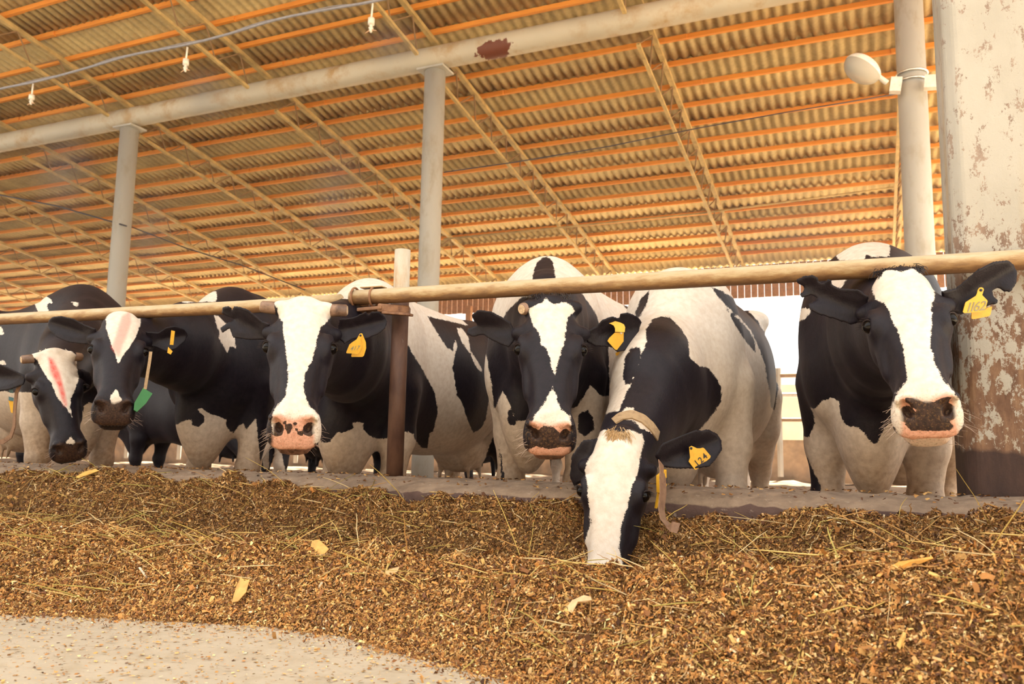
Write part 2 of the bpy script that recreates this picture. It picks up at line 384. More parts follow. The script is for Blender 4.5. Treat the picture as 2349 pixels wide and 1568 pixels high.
# trusses (lattice girders running down the slope)
def truss(x, lab):
    e = empty('roof_truss', (x, YB, BZ+BR), lab, 'roof truss', 'lattice trusses under the roof')
    up = MB().bar((x, 5.2, zr(5.2)-.03), (x, YE, zr(YE)-.03), .07, .06); up.obj('upper_chord', M['truss'], e)
    for nm, y0, y1 in (('lower_chord', 5.2, YB-.3), ('lower_chord', YB+.35, YE-.2)):
        zl = lambda Y: zr(Y)-.36
        c = MB(); xo = x-.12
        c.bar((xo, y0, zl(y0)), (xo, y1, zl(y1)), .05, .045)
        c.obj(nm, M['truss'], e)
        w_ = MB(); n = int((y1-y0)/.62); st = (y1-y0)/n
        for k in range(n):
            a, b = y0+k*st, y0+(k+.5)*st
            w_.tube([(xo, a, zl(a)), (x, b, zr(b)-.05)], .011, 6); w_.tube([(x, b, zr(b)-.05), (xo, a+st, zl(a+st))], .011, 6)
        w_.obj('web_rods', M['rod'], e)
for k, x in enumerate(TX):
    truss(x, 'roof truss seen edge-on beside the grey column with the lamp' if k == 0 else f'ochre lattice roof truss, {ORD[k-1]} one left of the lamp column')
# purlin beam
o = MB().tube([(x, YB, BZ) for x in (-45, -20, 0, 6)], BR, 28).obj('pipe_beam', M['beam'], smooth=True, loc=(0, YB, BZ))
tag(o, 'thick pale painted pipe beam with a rust patch carrying the roof', 'beam')
CX = [.545, -5.54, -11.49, -17.5, -23.5, -29.5]
CL = ['pale round column nearest the right side, carrying the lamp', 'pale rust-spotted column in the middle of the barn behind the post', 'pale column on the left behind the dark-faced cow', 'pale column far left, next beyond the left column', 'pale column second beyond the left column', 'pale column third beyond the left column']
for i, x in enumerate(CX[:4]):
    e = empty('column', (x, YB, 0), CL[i], 'column', 'columns under the pipe beam')
    r = .150
    MB().tube([(x, YB, 0), (x, YB, 2), (x, YB, BZ-BR-.05)], r, 28).obj('shaft', M['column'], e, smooth=True)
    MB().box((x, YB, BZ-BR-.035), (.42, .34, .03)).obj('cap_plate', M['column'], e)
# street lamp on the column
LX = CX[0]
def lamp():
    D = 1.0
    zc = atY(2090, 190, YB)[2]
    e = empty('barn_lamp', (LX, YB-.2, zc), 'white street-type lamp on an arm strapped to the right column', 'lamp')
    a0 = atY(2042, 196, YB-.22); a1 = atY(2145, 188, YB-.22)
    MB().bar(a0, atY(2068, 196, YB-.22), .10, .16).obj('bracket_box', M['white_steel'], e)
    MB().bar(atY(2120, 190, YB-.2), atY(2160, 188, YB-.2), .1, .14).obj('bracket_arm', M['white_steel'], e)
    for q in (172, 190):
        zz = atY(2090, q, YB)[2]; a = np.linspace(0, 2*math.pi, 25)
        MB().tube(np.stack([LX+.16*np.cos(a), YB+.16*np.sin(a), np.full(25, zz)], -1), .014, 6, False).obj('strap', plain('bright_steel', (.8, .78, .72), .25, .9), e, smooth=True)
    p1 = atY(2035, 190, YB-.25); p2 = atY(2010, 172, YB-.3); MB().tube([p1, p2], .03, 10).obj('arm', M['white_steel'], e)
    h0 = atY(2014, 178, YB-.3); h1 = atY(1945, 135, YB-.45)
    L = np.linalg.norm(h1-h0); d = (h1-h0)/L; up = np.array([0, 0, 1.]); s_ = np.cross(d, up); s_ /= np.linalg.norm(s_); u = np.cross(s_, d)
    # head shell: half ellipsoid body; lens: lower bowl
    def bowl(sign, hgt, name, mat):
        nu, nv = 24, 10; V = []
        for j in range(nv+1):
            ph = j/nv*math.pi/2
            for i in range(nu):
                th = 2*math.pi*i/nu; ct, st_ = math.cos(th), math.sin(th)
                wd = .155*(1-.28*(-ct*.5+.5))
                V.append(h0+d*(L*.5+L*.55*ct*math.cos(ph))+s_*(wd*st_*math.cos(ph))+u*(sign*hgt*math.sin(ph)))
        F = [(j*nu+i, j*nu+(i+1) % nu, (j+1)*nu+(i+1) % nu, (j+1)*nu+i) for j in range(nv) for i in range(nu)]
        return MB().add(V, F).obj(name, mat, e, smooth=True)
    bowl(1, .13, 'housing', M['white_steel'])
    t = NT('lamp_lens'); t.set((.9, .84, .70), .2); t.b.inputs['Transmission Weight'].default_value = .55; t.b.inputs['IOR'].default_value = 1.2
    bowl(-1, .17, 'lens', t.m)
lamp()
# big pillar
def pillar():
    x0 = .250; y0, y1 = 2.80, 3.12; x1 = .95; c = .03
    pl = [(x0, y0+c), (x0+c, y0), (x1, y0), (x1, y1), (x0, y1)]
    V = []; n = 24
    for k in range(n+1):
        z = .30+(4.7-.30)*k/n; V += [(x+(-.018)*(z-.4)/1.5*0, y, z) for x, y in pl]
    F = [(k*5+i, k*5+(i+1) % 5, (k+1)*5+(i+1) % 5, (k+1)*5+i) for k in range(n) for i in range(5)]
    F += [tuple(range(4, -1, -1)), tuple(n*5+i for i in range(5))]
    o = MB().add(V, F).obj('pillar', M['pillar']); b = o.modifiers.new('b', 'BEVEL'); b.width = .01; b.segments = 2
    tag(o, 'massive square concrete pillar with peeling whitewash and rusty brown lower half', 'pillar')
pillar()
# rear side: timber cladding under the eaves, sill, fence
g = MB(); x = XL
while x < XR:
    wd = .14+.02*random.random(); g.box((x+wd/2, YE+.05, 4.36), (wd-.012, .03, .74+.03*random.random())); x += wd
tag(g.obj('wall_rear', M['timber']), kind='structure', label='narrow brown board cladding below the rear eaves')
for i, xx in enumerate(np.arange(-56, 6, 3.1)):
    g = MB().box((xx, YE-.08, 2.0), (.14, .14, 4.3)); 
    if i > 9: tag(g.obj('trim_%d' % (i+1), M['timber']), kind='structure')
def fence():
    e = empty('pen_fence', (-1, 18.4, 0), 'pale pipe fence along the open rear of the barn', 'fence')
    MB().tube([(-40, 18.4, 2.14), (4, 18.4, 2.14)], .05, 8).obj('rail', M['pipe'], e)
    MB().tube([(-40, 18.4, 1.72), (4, 18.4, 1.72)], .05, 8).obj('rail', M['white_steel'], e)
    MB().tube([(-40, 18.4, 1.2), (4, 18.4, 1.2)], .04, 8).obj('rail', M['pipe'], e)
    for x in np.arange(-39.6, 4, 2.1): MB().tube([(x, 18.4, 0), (x, 18.4, 2.3)], .06, 8).obj('post', M['column'], e)
fence()
tag(MB().box((-18, 26, 1.2), (90, .3, 2.7)).obj('wall_yard', plain('pale_yard_wall', (.50, .42, .31), .9, scale=1.5)), kind='structure', label='pale wall across the sunlit yard')
tag(MB().box((-18, 18.9, .33), (46, .25, .9)).obj('sill_wall', plain('straw_bank', (.36, .24, .14), .95, var=.4, scale=3)), 'low dark board wall along the rear of the pen', 'low wall')
def haze():
    t = bpy.data.materials.new('mist_haze'); t.use_nodes = True; nt = t.node_tree; nt.nodes.clear()
    o = nt.nodes.new('ShaderNodeOutputMaterial'); v = nt.nodes.new('ShaderNodeVolumeScatter'); v.inputs['Density'].default_value = HAZE; v.inputs['Anisotropy'].default_value = .55; v.inputs['Color'].default_value = (1, .97, .93, 1)
    nt.links.new(v.outputs[0], o.inputs['Volume'])
    h = MB().add([(x_, y_, z_) for x_ in (-34, 3.2) for y_, z_ in ((5.6, .02), (18.3, .02), (18.3, zr(18.3)-.05), (5.6, zr(5.6)-.05))], [(3, 2, 1, 0), (4, 5, 6, 7), (1, 5, 4, 0), (2, 6, 5, 1), (3, 7, 6, 2), (0, 4, 7, 3)]).obj('mist_haze', t); tag(h, 'thin bright haze of sprayed mist filling the air under the roof behind the cows', 'mist', kind='stuff')
HAZE = .009
haze()
def plume(px, y0, y1, Y, w_, dens, lab):
    a, b = atY(px, y0, Y), atY(px, y1, Y); c = (a+b)/2; hz = (a[2]-b[2])/2
    t = bpy.data.materials.new('mist_plume'); t.use_nodes = True; nt = t.node_tree; nt.nodes.clear()
    o = nt.nodes.new('ShaderNodeOutputMaterial'); v = nt.nodes.new('ShaderNodeVolumeScatter'); v.inputs['Anisotropy'].default_value = .3
    tc = nt.nodes.new('ShaderNodeTexCoord'); g = nt.nodes.new('ShaderNodeTexGradient'); g.gradient_type = 'QUADRATIC_SPHERE'; nt.links.new(tc.outputs['Object'], g.inputs[0])
    ns = nt.nodes.new('ShaderNodeTexNoise'); ns.inputs['Scale'].default_value = 2.2; ns.inputs['Detail'].default_value = 3; nt.links.new(tc.outputs['Object'], ns.inputs['Vector'])
    m1 = nt.nodes.new('ShaderNodeMath'); m1.operation = 'MULTIPLY'; nt.links.new(g.outputs['Fac'], m1.inputs[0]); nt.links.new(ns.outputs['Fac'], m1.inputs[1])
    m2 = nt.nodes.new('ShaderNodeMath'); m2.operation = 'MULTIPLY'; m2.inputs[1].default_value = dens; nt.links.new(m1.outputs[0], m2.inputs[0]); nt.links.new(m2.outputs[0], v.inputs['Density']); nt.links.new(v.outputs[0], o.inputs['Volume'])
    u, q = np.meshgrid(np.linspace(0, 2*math.pi, 17)[:-1], np.linspace(0, math.pi, 9), indexing='ij'); V = np.stack([np.sin(q)*np.cos(u), np.sin(q)*np.sin(u), np.cos(q)], -1).reshape(-1, 3)
    i = np.arange(16*9).reshape(16, 9); j = np.roll(i, -1, 0); F = np.stack([i[:, :-1], i[:, 1:], j[:, 1:], j[:, :-1]], -1).reshape(-1, 4)
    ob = fast_mesh('mist_plume', V, F, t); ob.location = tuple(c); ob.scale = (w_, w_, hz); tag(ob, lab, 'mist', kind='stuff')
plume(150, 215, 560, 7.6, .6, 1.8, 'soft plume of mist drifting below the leftmost nozzle')
plume(345, 380, 700, 9.0, .55, 1.6, 'soft plume of mist right of the left column')
plume(770, 240, 660, 8.6, .65, 1.6, 'soft plume of mist between the left and middle columns')
plume(900, 40, 170, 7.2, .5, 3.0, 'fine spray below the rightmost nozzle')
plume(470, 140, 290, 7.2, .5, 3.0, 'fine spray below the middle nozzle')
plume(1800, 380, 720, 14.5, 2.4, .8, 'bright cloud of mist near the opening at the right')
#@@RAIL
# neck rail, post, clamp
def rail():
    z = lambda px, py: atY(px, py, RY)[2]
    zl = z(0, 732); zm = z(560, 704); z2 = z(900, 679); z3 = z(1600, 640); z4 = z(2349, 597)
    X = lambda px, py: atY(px, py, RY)[0]
    xa, xb, xc, xd, xe = X(0, 732), X(560, 704), X(900, 679), X(1600, 640), X(2349, 597)
    p = [(-7, RY, zl-.02), (xa, RY, zl), (xb, RY, zm), (xb+.5, RY, z(780, 690))]
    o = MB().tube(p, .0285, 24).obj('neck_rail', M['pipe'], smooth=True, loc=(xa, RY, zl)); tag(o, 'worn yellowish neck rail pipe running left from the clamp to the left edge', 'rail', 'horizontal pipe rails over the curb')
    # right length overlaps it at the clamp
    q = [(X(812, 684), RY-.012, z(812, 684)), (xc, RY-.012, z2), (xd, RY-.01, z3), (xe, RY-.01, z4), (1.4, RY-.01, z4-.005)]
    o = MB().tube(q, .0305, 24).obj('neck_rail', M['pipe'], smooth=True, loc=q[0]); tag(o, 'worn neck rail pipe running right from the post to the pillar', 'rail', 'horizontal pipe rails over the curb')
    # post
    PY = RY+.075; b = atY(907, 1090, PY); t_ = atY(922, 574, PY); px = (b[0]+t_[0])/2
    e = empty('rail_post', (px, PY, .30), 'rusty steel post standing on the curb and carrying the rails', 'post')
    zs = atY(915, 690, PY)[2]
    MB().tube([(px, PY, .3), (px, PY, zs)], .0335, 28).obj('lower_tube', M['post'], e, smooth=True)['label'] = 'dark rusty lower tube'
    g = MB(); a = np.linspace(0, 2*math.pi, 28, endpoint=False); r1, r2 = .0325, .0275
    rings = [(r1, zs-.01), (r1, t_[2]), (r2, t_[2]), (r2, t_[2]-.12)]
    V = np.concatenate([np.stack([px+r*np.cos(a), PY+r*np.sin(a), np.full(28, z_)], -1) for r, z_ in rings])
    g.add(V, [(k*28+i, k*28+(i+1) % 28, (k+1)*28+(i+1) % 28, (k+1)*28+i) for k in range(3) for i in range(28)])
    g.obj('upper_tube', M['postpale'], e, smooth=True)['label'] = 'pale open-topped upper tube'
    # bracket under the rail welded to the post
    c1 = atY(868, 707, RY-.02); c2 = atY(940, 715, RY+.03)
    MB().bar(c1, c2+np.array([0, 0, .004]), .055, .034).obj('bracket', M['clamp'], e, bevel=.006)
    MB().bar(atY(880, 717, RY-.03), atY(944, 722, RY-.03), .03, .010).obj('bracket_plate', M['clamp'], e, bevel=.002)
    # saddle clamp with two U bolts
    e2 = empty('saddle_clamp', atY(840, 690, RY), 'rusty saddle clamp with two round U-bolts joining the rails', 'clamp')
    for px1 in (815, 857):
        c = atY(px1, 682, RY-.006); a = np.linspace(-.75*math.pi, .78*math.pi, 22); rr = .038
        pts = [c+np.array([.004*math.cos(q), -rr*math.cos(q)*1.0, rr*math.sin(q)+.0]) for q in a]
        pts = [pts[0]+np.array([.045, 0.01, -.002])]+pts
        MB().tube(pts, .0048, 8).obj('u_bolt', M['clamp'], e2, smooth=True)
    MB().bar(atY(826, 712, RY-.02), atY(882, 707, RY-.02), .05, .014).obj('lower_saddle', M['clamp'], e2, bevel=.003)
    MB().bar(atY(832, 661, RY), atY(882, 658, RY), .04, .006).obj('upper_saddle', M['pipe'], e2, bevel=.002)
rail()
#@@COW
# ------------------------------------------------------------------ cows: implicit bodies meshed with surface nets
def surface_nets(xs, ys, zs, D):
    ins = D < 0; nx, ny, nz = D.shape
    acc = np.zeros((nx-1, ny-1, nz-1, 3), np.float32); cnt = np.zeros((nx-1, ny-1, nz-1), np.float32)
    ax = [xs, ys, zs]
    for a in range(3):
        sl0 = [slice(None)]*3; sl1 = [slice(None)]*3; sl0[a] = slice(0, -1); sl1[a] = slice(1, None)
        cr = ins[tuple(sl0)] != ins[tuple(sl1)]; I = np.argwhere(cr)
        J = I.copy(); J[:, a] += 1
        d0 = D[I[:, 0], I[:, 1], I[:, 2]]; d1 = D[J[:, 0], J[:, 1], J[:, 2]]; t = d0/(d0-d1)
        P = np.stack([xs[I[:, 0]], ys[I[:, 1]], zs[I[:, 2]]], -1); P[:, a] += t*(ax[a][J[:, a]]-ax[a][I[:, a]])
        o = [k for k in range(3) if k != a]
        for da in (0, -1):
            for db in (0, -1):
                K = I.copy(); K[:, o[0]] += da; K[:, o[1]] += db
                ok = (K[:, 0] >= 0) & (K[:, 1] >= 0) & (K[:, 2] >= 0) & (K[:, 0] < nx-1) & (K[:, 1] < ny-1) & (K[:, 2] < nz-1)
                K = K[ok]; np.add.at(acc, (K[:, 0], K[:, 1], K[:, 2]), P[ok]); np.add.at(cnt, (K[:, 0], K[:, 1], K[:, 2]), 1)
    vi = -np.ones((nx-1, ny-1, nz-1), np.int64); msk = cnt > 0; vi[msk] = np.arange(msk.sum())
    V = acc[msk]/cnt[msk][:, None]; Fs = []
    for a in range(3):
        sl0 = [slice(None)]*3; sl1 = [slice(None)]*3; sl0[a] = slice(0, -1); sl1[a] = slice(1, None)
        I = np.argwhere(ins[tuple(sl0)] != ins[tuple(sl1)]); o = [(a+1) % 3, (a+2) % 3]
        ok = (I[:, o[0]] > 0) & (I[:, o[1]] > 0) & (I[:, o[0]] < D.shape[o[0]]-1) & (I[:, o[1]] < D.shape[o[1]]-1); I = I[ok]
        q = []
        for da, db in ((-1, -1), (0, -1), (0, 0), (-1, 0)):
            K = I.copy(); K[:, o[0]] += da; K[:, o[1]] += db; q.append(vi[K[:, 0], K[:, 1], K[:, 2]])
        q = np.stack(q, -1); flip = ~ins[I[:, 0], I[:, 1], I[:, 2]]; q[flip] = q[flip][:, ::-1]; Fs.append(q)
    F = np.concatenate(Fs); F = F[(F >= 0).all(1)]
    return V, F
def smooth_mesh(V, F, it=2, lam=.5):
    E_ = np.concatenate([F[:, [0, 1]], F[:, [1, 2]], F[:, [2, 3]], F[:, [3, 0]]])
    for k in range(it):
        for l in ((lam, -.52) if it > 1 else (lam,)):
            S = np.zeros_like(V); C = np.zeros(len(V), V.dtype)
            np.add.at(S, E_[:, 0], V[E_[:, 1]]); np.add.at(C, E_[:, 0], 1); np.add.at(S, E_[:, 1], V[E_[:, 0]]); np.add.at(C, E_[:, 1], 1)
            V = V+l*(S/np.maximum(C, 1)[:, None]-V)
    return V
def smin(a, b, k):
    h = np.maximum(k-np.abs(a-b), 0)/k
    return np.minimum(a, b)-h*h*k*.25
class Loft:      # elliptical sweep along a straight axis; st: list of (t, half width, top, bottom)
    def __init__(s, o, a, u, st, k=.03, e=2.2, sub=False, dens=1):
        s.o = np.array(o, float); a = np.array(a, float); s.L = np.linalg.norm(a); s.a = a/s.L
        u = np.array(u, float); u = u-s.a*(u@s.a); s.u = u/np.linalg.norm(u); s.s = np.cross(s.a, s.u)
        s.st = np.array(st, float); s.k = k; s.e = e; s.sub = sub
        t = s.st[:, 0]; r = max(s.st[:, 1].max(), np.abs(s.st[:, 2:]).max())*1.0
        P = np.array([s.o+s.a*x+s.u*y+s.s*z for x in (t[0], t[-1]) for y in (-r, r) for z in (-r, r)])
        s.lo = P.min(0)-.09; s.hi = P.max(0)+.09
    def d(s, P):
        q = P-s.o; t = q@s.a; x = q@s.s; y = q@s.u; T = s.st[:, 0]
        tc = np.clip(t, T[0], T[-1])
        # smooth (cosine eased) interpolation
        i = np.clip(np.searchsorted(T, tc)-1, 0, len(T)-2); f = (tc-T[i])/(T[i+1]-T[i])
        def hermite(v):
            m_ = np.zeros(len(v)); dv = np.diff(v)/np.diff(T)
            if len(v) > 2:
                m_[1:-1] = np.where(dv[1:]*dv[:-1] > 0, 2*dv[1:]*dv[:-1]/(dv[1:]+dv[:-1]+1e-12*np.sign(dv[1:]+1e-20)), 0)
            m_[0] = dv[0]; m_[-1] = dv[-1]; h = (T[i+1]-T[i])
            return v[i]*(2*f**3-3*f**2+1)+h*m_[i]*(f**3-2*f**2+f)+v[i+1]*(-2*f**3+3*f**2)+h*m_[i+1]*(f**3-f**2)
        hw, top, bot = (np.asarray(hermite(s.st[:, j])) for j in (1, 2, 3))
        c = (top+bot)/2; hh = np.maximum((top-bot)/2, .004); hw = np.maximum(hw, .004)
        kk = ((np.abs(x)/hw)**s.e+(np.abs(y-c)/hh)**s.e)**(1/s.e)
        dc = (kk-1)*np.minimum(hw, hh); de = np.maximum(T[0]-t, t-T[-1])
        return np.where(de > 0, np.sqrt(np.maximum(dc, 0)**2+de**2), np.where(dc > 0, dc, np.maximum(dc, de)))
class Ell:
    def __init__(s, c, r, R=None, k=.03, sub=False):
        s.c = np.array(c, float); s.r = np.array(r, float); s.R = np.eye(3) if R is None else np.asarray(R, float); s.k = k; s.sub = sub
        e = np.sqrt(((s.R*s.r)**2).sum(1)); s.lo = s.c-e-.07; s.hi = s.c+e+.07
    def d(s, P):
        q = ((P-s.c) @ s.R)/s.r; n = np.linalg.norm(q, axis=1); g = np.linalg.norm(q/s.r, axis=1)+1e-9
        return n*(n-1)/g
class Cone:      # capsule chain
    def __init__(s, a, b, ra, rb, k=.03, sub=False):
        s.a = np.array(a, float); s.b = np.array(b, float); s.ra = ra; s.rb = rb; s.k = k; s.sub = sub
        r = max(ra, rb); s.lo = np.minimum(s.a, s.b)-r-.07; s.hi = np.maximum(s.a, s.b)+r+.07
    def d(s, P):
        ab = s.b-s.a; t = np.clip((P-s.a)@ab/(ab@ab), 0, 1)
        return np.linalg.norm(P-s.a-t[:, None]*ab, axis=1)-(s.ra+(s.rb-s.ra)*t)
def mesh_prims(prims, fine_lo, fine_hi, fh=.0065, ch=.017):
    lo = np.min([p.lo for p in prims if not p.sub], 0); hi = np.max([p.hi for p in prims if not p.sub], 0)
    ax = []
    for i in range(3):
        g = []; x = lo[i]
        while x < hi[i]:
            g.append(x); x += fh if fine_lo[i] <= x <= fine_hi[i] else ch
        ax.append(np.array(g))
    D = np.full([len(a) for a in ax], .5, np.float32)
    for p in prims:
        sl = []
        for i in range(3):
            a = max(np.searchsorted(ax[i], p.lo[i])-1, 0); b = min(np.searchsorted(ax[i], p.hi[i])+1, len(ax[i])); sl.append(slice(a, b))
        if any(q.stop-q.start < 1 for q in sl): continue
        G = np.stack(np.meshgrid(*[ax[i][sl[i]] for i in range(3)], indexing='ij'), -1); sh = G.shape[:3]
        d = p.d(G.reshape(-1, 3)).reshape(sh).astype(np.float32); cur = D[tuple(sl)]
        D[tuple(sl)] = -smin(-cur, d, p.k) if p.sub else smin(cur, d, p.k)
    V, F = surface_nets(ax[0], ax[1], ax[2], D)
    return V, F
def poly_sd(x, y, poly):
    p = np.array(poly, float); d = np.full(len(x), 1e9); ins = np.zeros(len(x), bool)
    for i in range(len(p)):
        a, b = p[i], p[(i+1) % len(p)]; e = b-a; wx, wy = x-a[0], y-a[1]
        t = np.clip((wx*e[0]+wy*e[1])/(e@e+1e-9), 0, 1); d = np.minimum(d, (wx-e[0]*t)**2+(wy-e[1]*t)**2)
        c = ((a[1] > y) != (b[1] > y)) & (x < (b[0]-a[0])*(y-a[1])/((b[1]-a[1]) if b[1] != a[1] else 1e-9)+a[0]); ins ^= c
    return np.where(ins, 1, -1)*np.sqrt(d)
def zt(s, ox, oy, pts): return [(ox+x/s, oy+y/s) for x, y in pts]     # from an enlarged view to photo pixels
LMK = {'eyeL': (-.112, 0, -.04), 'eyeR': (.112, 0, -.04), 'nosL': (-.044, .328, -.018), 'nosR': (.044, .328, -.018),
       'poll': (0, -.235, -.05), 'chin': (0, .375, -.10), 'mtop': (0, .275, .005), 'hornL': (-.108, -.195, -.05), 'hornR': (.108, -.195, -.05),
       'lip': (0, .39, -.055), 'sideL': (-.095, .05, -.10), 'sideR': (.095, .05, -.10)}
def rodr(r):
    th = np.linalg.norm(r)+1e-12; k = r/th; K = np.array([[0, -k[2], k[1]], [k[2], 0, -k[0]], [-k[1], k[0], 0]])
    return np.eye(3)+math.sin(th)*K+(1-math.cos(th))*K@K
def fit_head(marks, depth, init=(0, 0, 0), wp=8):
    names = list(marks); P = np.array([[LMK[n][0], -LMK[n][1], LMK[n][2]] for n in names]); T = np.array([marks[n] for n in names], float)
    wt = np.array([.4 if n in ('poll', 'chin', 'lip', 'sideL', 'sideR') else 1 for n in names])
    def res(v):
        R = rodr(v[:3]); c = np.array([(v[3]-PCX)/FPX*depth, (PCY-v[4])/FPX*depth, -depth]); q = c+v[5]*(P@R.T)
        e = np.stack([PCX+FPX*q[:, 0]/-q[:, 2]-T[:, 0], PCY-FPX*q[:, 1]/-q[:, 2]-T[:, 1]], -1)*wt[:, None]
        return np.concatenate([e.ravel(), [(v[5]-1.05)*60], (v[:3]-np.array(init))*wp])
    v = np.array([*init, T[:, 0].mean(), T[:, 1].mean(), 1.05]); lam = 1e-2; r = res(v)
    for _ in range(120):
        J = np.array([(res(v+np.eye(6)[i]*h)-r)/h for i, h in enumerate([1e-5]*3+[1e-2]*2+[1e-5])]).T
        A_ = J.T@J; st = np.linalg.solve(A_+lam*np.diag(np.diag(A_)), -J.T@r); r2 = res(v+st)
        if (r2**2).sum() < (r**2).sum(): v = v+st; r = r2; lam /= 3
        else: lam *= 4
    C2W = np.array([CM[0], CM[1], -CM[2]]).T
    R = C2W@rodr(v[:3]); c = CO+C2W@np.array([(v[3]-PCX)/FPX*depth, (PCY-v[4])/FPX*depth, -depth])
    return dict(o=c, s=v[5], S=R[:, 0], A=-R[:, 1], N=R[:, 2])
def hp(H, x, a, n): return H['o']+H['s']*(H['S']*x+H['A']*a+H['N']*n)
def head_prims(H):
    s = H['s']; o, S, A_, N = H['o'], H['S'], H['A'], H['N']; R = np.array([S, A_, N]).T; P = []
    def L(st, k, e=2.4): P.append(Loft(o, A_, N, [[v*s for v in q] for q in st], k*s, e))
    # cranium + nasal bridge
    L([(-.245, .040, -.070, -.12), (-.230, .066, -.045, -.145), (-.19, .084, -.020, -.165), (-.13, .090, -.004, -.18), (-.06, .092, .005, -.18), (0, .094, .008, -.16), (.07, .078, .010, -.13),
       (.15, .064, .011, -.11), (.22, .060, .012, -.10), (.275, .062, .008, -.10), (.30, .058, -.006, -.10)], .02, 2.6)
    # jaw and cheeks
    L([(-.10, .050, -.08, -.205), (-.04, .082, -.055, -.235), (.03, .088, -.05, -.235), (.10, .082, -.04, -.205), (.17, .070, -.03, -.165), (.25, .062, -.03, -.140), (.30, .050, -.04, -.125)], .03, 2.3)
    # muzzle
    L([(.225, .048, -.005, -.09), (.258, .070, .005, -.105), (.29, .083, .004, -.115), (.32, .087, -.010, -.115), (.345, .084, -.033, -.110), (.366, .070, -.056, -.102), (.378, .048, -.074, -.094)], .018, 2.6)
    # lower lip / chin
    L([(.24, .040, -.09, -.135), (.29, .058, -.085, -.148), (.335, .062, -.090, -.150), (.365, .045, -.100, -.142)], .008, 2.3)
    for g in (-1, 1):
        P.append(Ell(hp(H, g*.088, -.004, -.040), np.array((.026, .046, .038))*s, R, .03*s))       # orbit
        P.append(Ell(hp(H, g*.096, -.026, -.024), np.array((.017, .030, .014))*s, R, .014*s))      # brow ridge
        P.append(Ell(hp(H, g*.078, .09, -.075), np.array((.013, .070, .020))*s, R, .04*s))         # facial crest
        P.append(Ell(hp(H, g*.085, -.03, -.13), np.array((.022, .07, .065))*s, R, .03*s))          # masseter
        P.append(Cone(hp(H, g*.075, -.10, -.07), hp(H, g*.115, -.105, -.085), .031*s, .026*s, .03*s))  # ear root
        P.append(Ell(hp(H, g*.056, .308, -.004), np.array((.024, .020, .012))*s, R, .014*s))        # nostril wing
        c, si = math.cos(g*.5), math.sin(g*.5); Rn = R@np.array([[c, -si, 0], [si, c, 0], [0, 0, 1]])
        P.append(Ell(hp(H, g*.046, .330, -.020), np.array((.0105, .019, .030))*s, Rn, .006*s, True))
        P.append(Ell(hp(H, g*.060, .319, -.012), np.array((.012, .008, .020))*s, Rn, .006*s, True))
        P.append(Ell(hp(H, g*.117, .001, -.030), np.array((.018, .021, .019))*s, R, .006*s, True))    # eye socket
    P.append(Ell(hp(H, 0, -.222, -.050), np.array((.050, .024, .03))*s, R, .03*s))
    if H.get('horn'):
        for g in (-1, 1): P.append(Ell(hp(H, g*.078, -.196, -.050), np.array((.036, .026, .028))*s, R, .025*s))
    P.append(Ell(hp(H, 0, .372, -.094), np.array((.070, .030, .004))*s, R, .008*s, True))          # mouth line
    return P
def ear_mesh(H, side, poly, depth, tilt, th=.010):
    # ear outline unprojected to the ear's own plane, given real thickness and a cupped bend
    base = hp(H, side*.105, -.105, -.085)
    C2W = np.array([CM[0], CM[1], -CM[2]]).T; fw = CM[2]
    nrm = -fw+CM[0]*tilt[0]+CM[1]*tilt[1]; nrm /= np.linalg.norm(nrm)
    P3 = []
    for x, y in poly:
        r = ray(x, y); t = ((base-CO)@nrm)/(r@nrm); P3.append(CO+r*t)
    P3 = np.array(P3); c = base; far = P3[np.argmax(np.linalg.norm(P3-c, axis=1))]
    a = far-c; a -= nrm*(a@nrm); La = np.linalg.norm(a); a /= La; b = np.cross(nrm, a)
    p2 = np.stack([(P3-c)@a, (P3-c)@b], -1); h = .0045
    xs = np.arange(p2[:, 0].min()-.02, p2[:, 0].max()+.02, h); ys = np.arange(p2[:, 1].min()-.02, p2[:, 1].max()+.02, h); zs = np.arange(-.018, .019, .006)
    X, Y = np.meshgrid(xs, ys, indexing='ij'); sd = -poly_sd(X.ravel(), Y.ravel(), p2).reshape(X.shape)
    ww = np.clip(X/La, 0, 1); half = th*(1.25-.7*ww)
    D = np.sqrt(np.maximum(sd[:, :, None]+.006, 0)**2+(zs[None, None, :]*np.ones_like(X)[:, :, None])**2)-.006
    D = np.where(sd[:, :, None] < -.006, np.abs(zs)[None, None, :]-np.minimum(half, .0035+.25*(-sd))[:, :, None], D)
    V, F = surface_nets(xs, ys, zs, D.astype(np.float32)); V = smooth_mesh(V, F, 2)
    yc = (p2[:, 1].max()+p2[:, 1].min())/2; hwid = (p2[:, 1].max()-p2[:, 1].min())/2+1e-6
    cup = ((V[:, 1]-yc)/hwid)**2*.022 - .010*np.exp(-((V[:, 1]-yc)/hwid)**2*6)*np.clip(V[:, 0]/La*3, 0, 1)
    return c+V[:, :1]*a+V[:, 1:2]*b+(V[:, 2]+cup)[:, None]*nrm, F

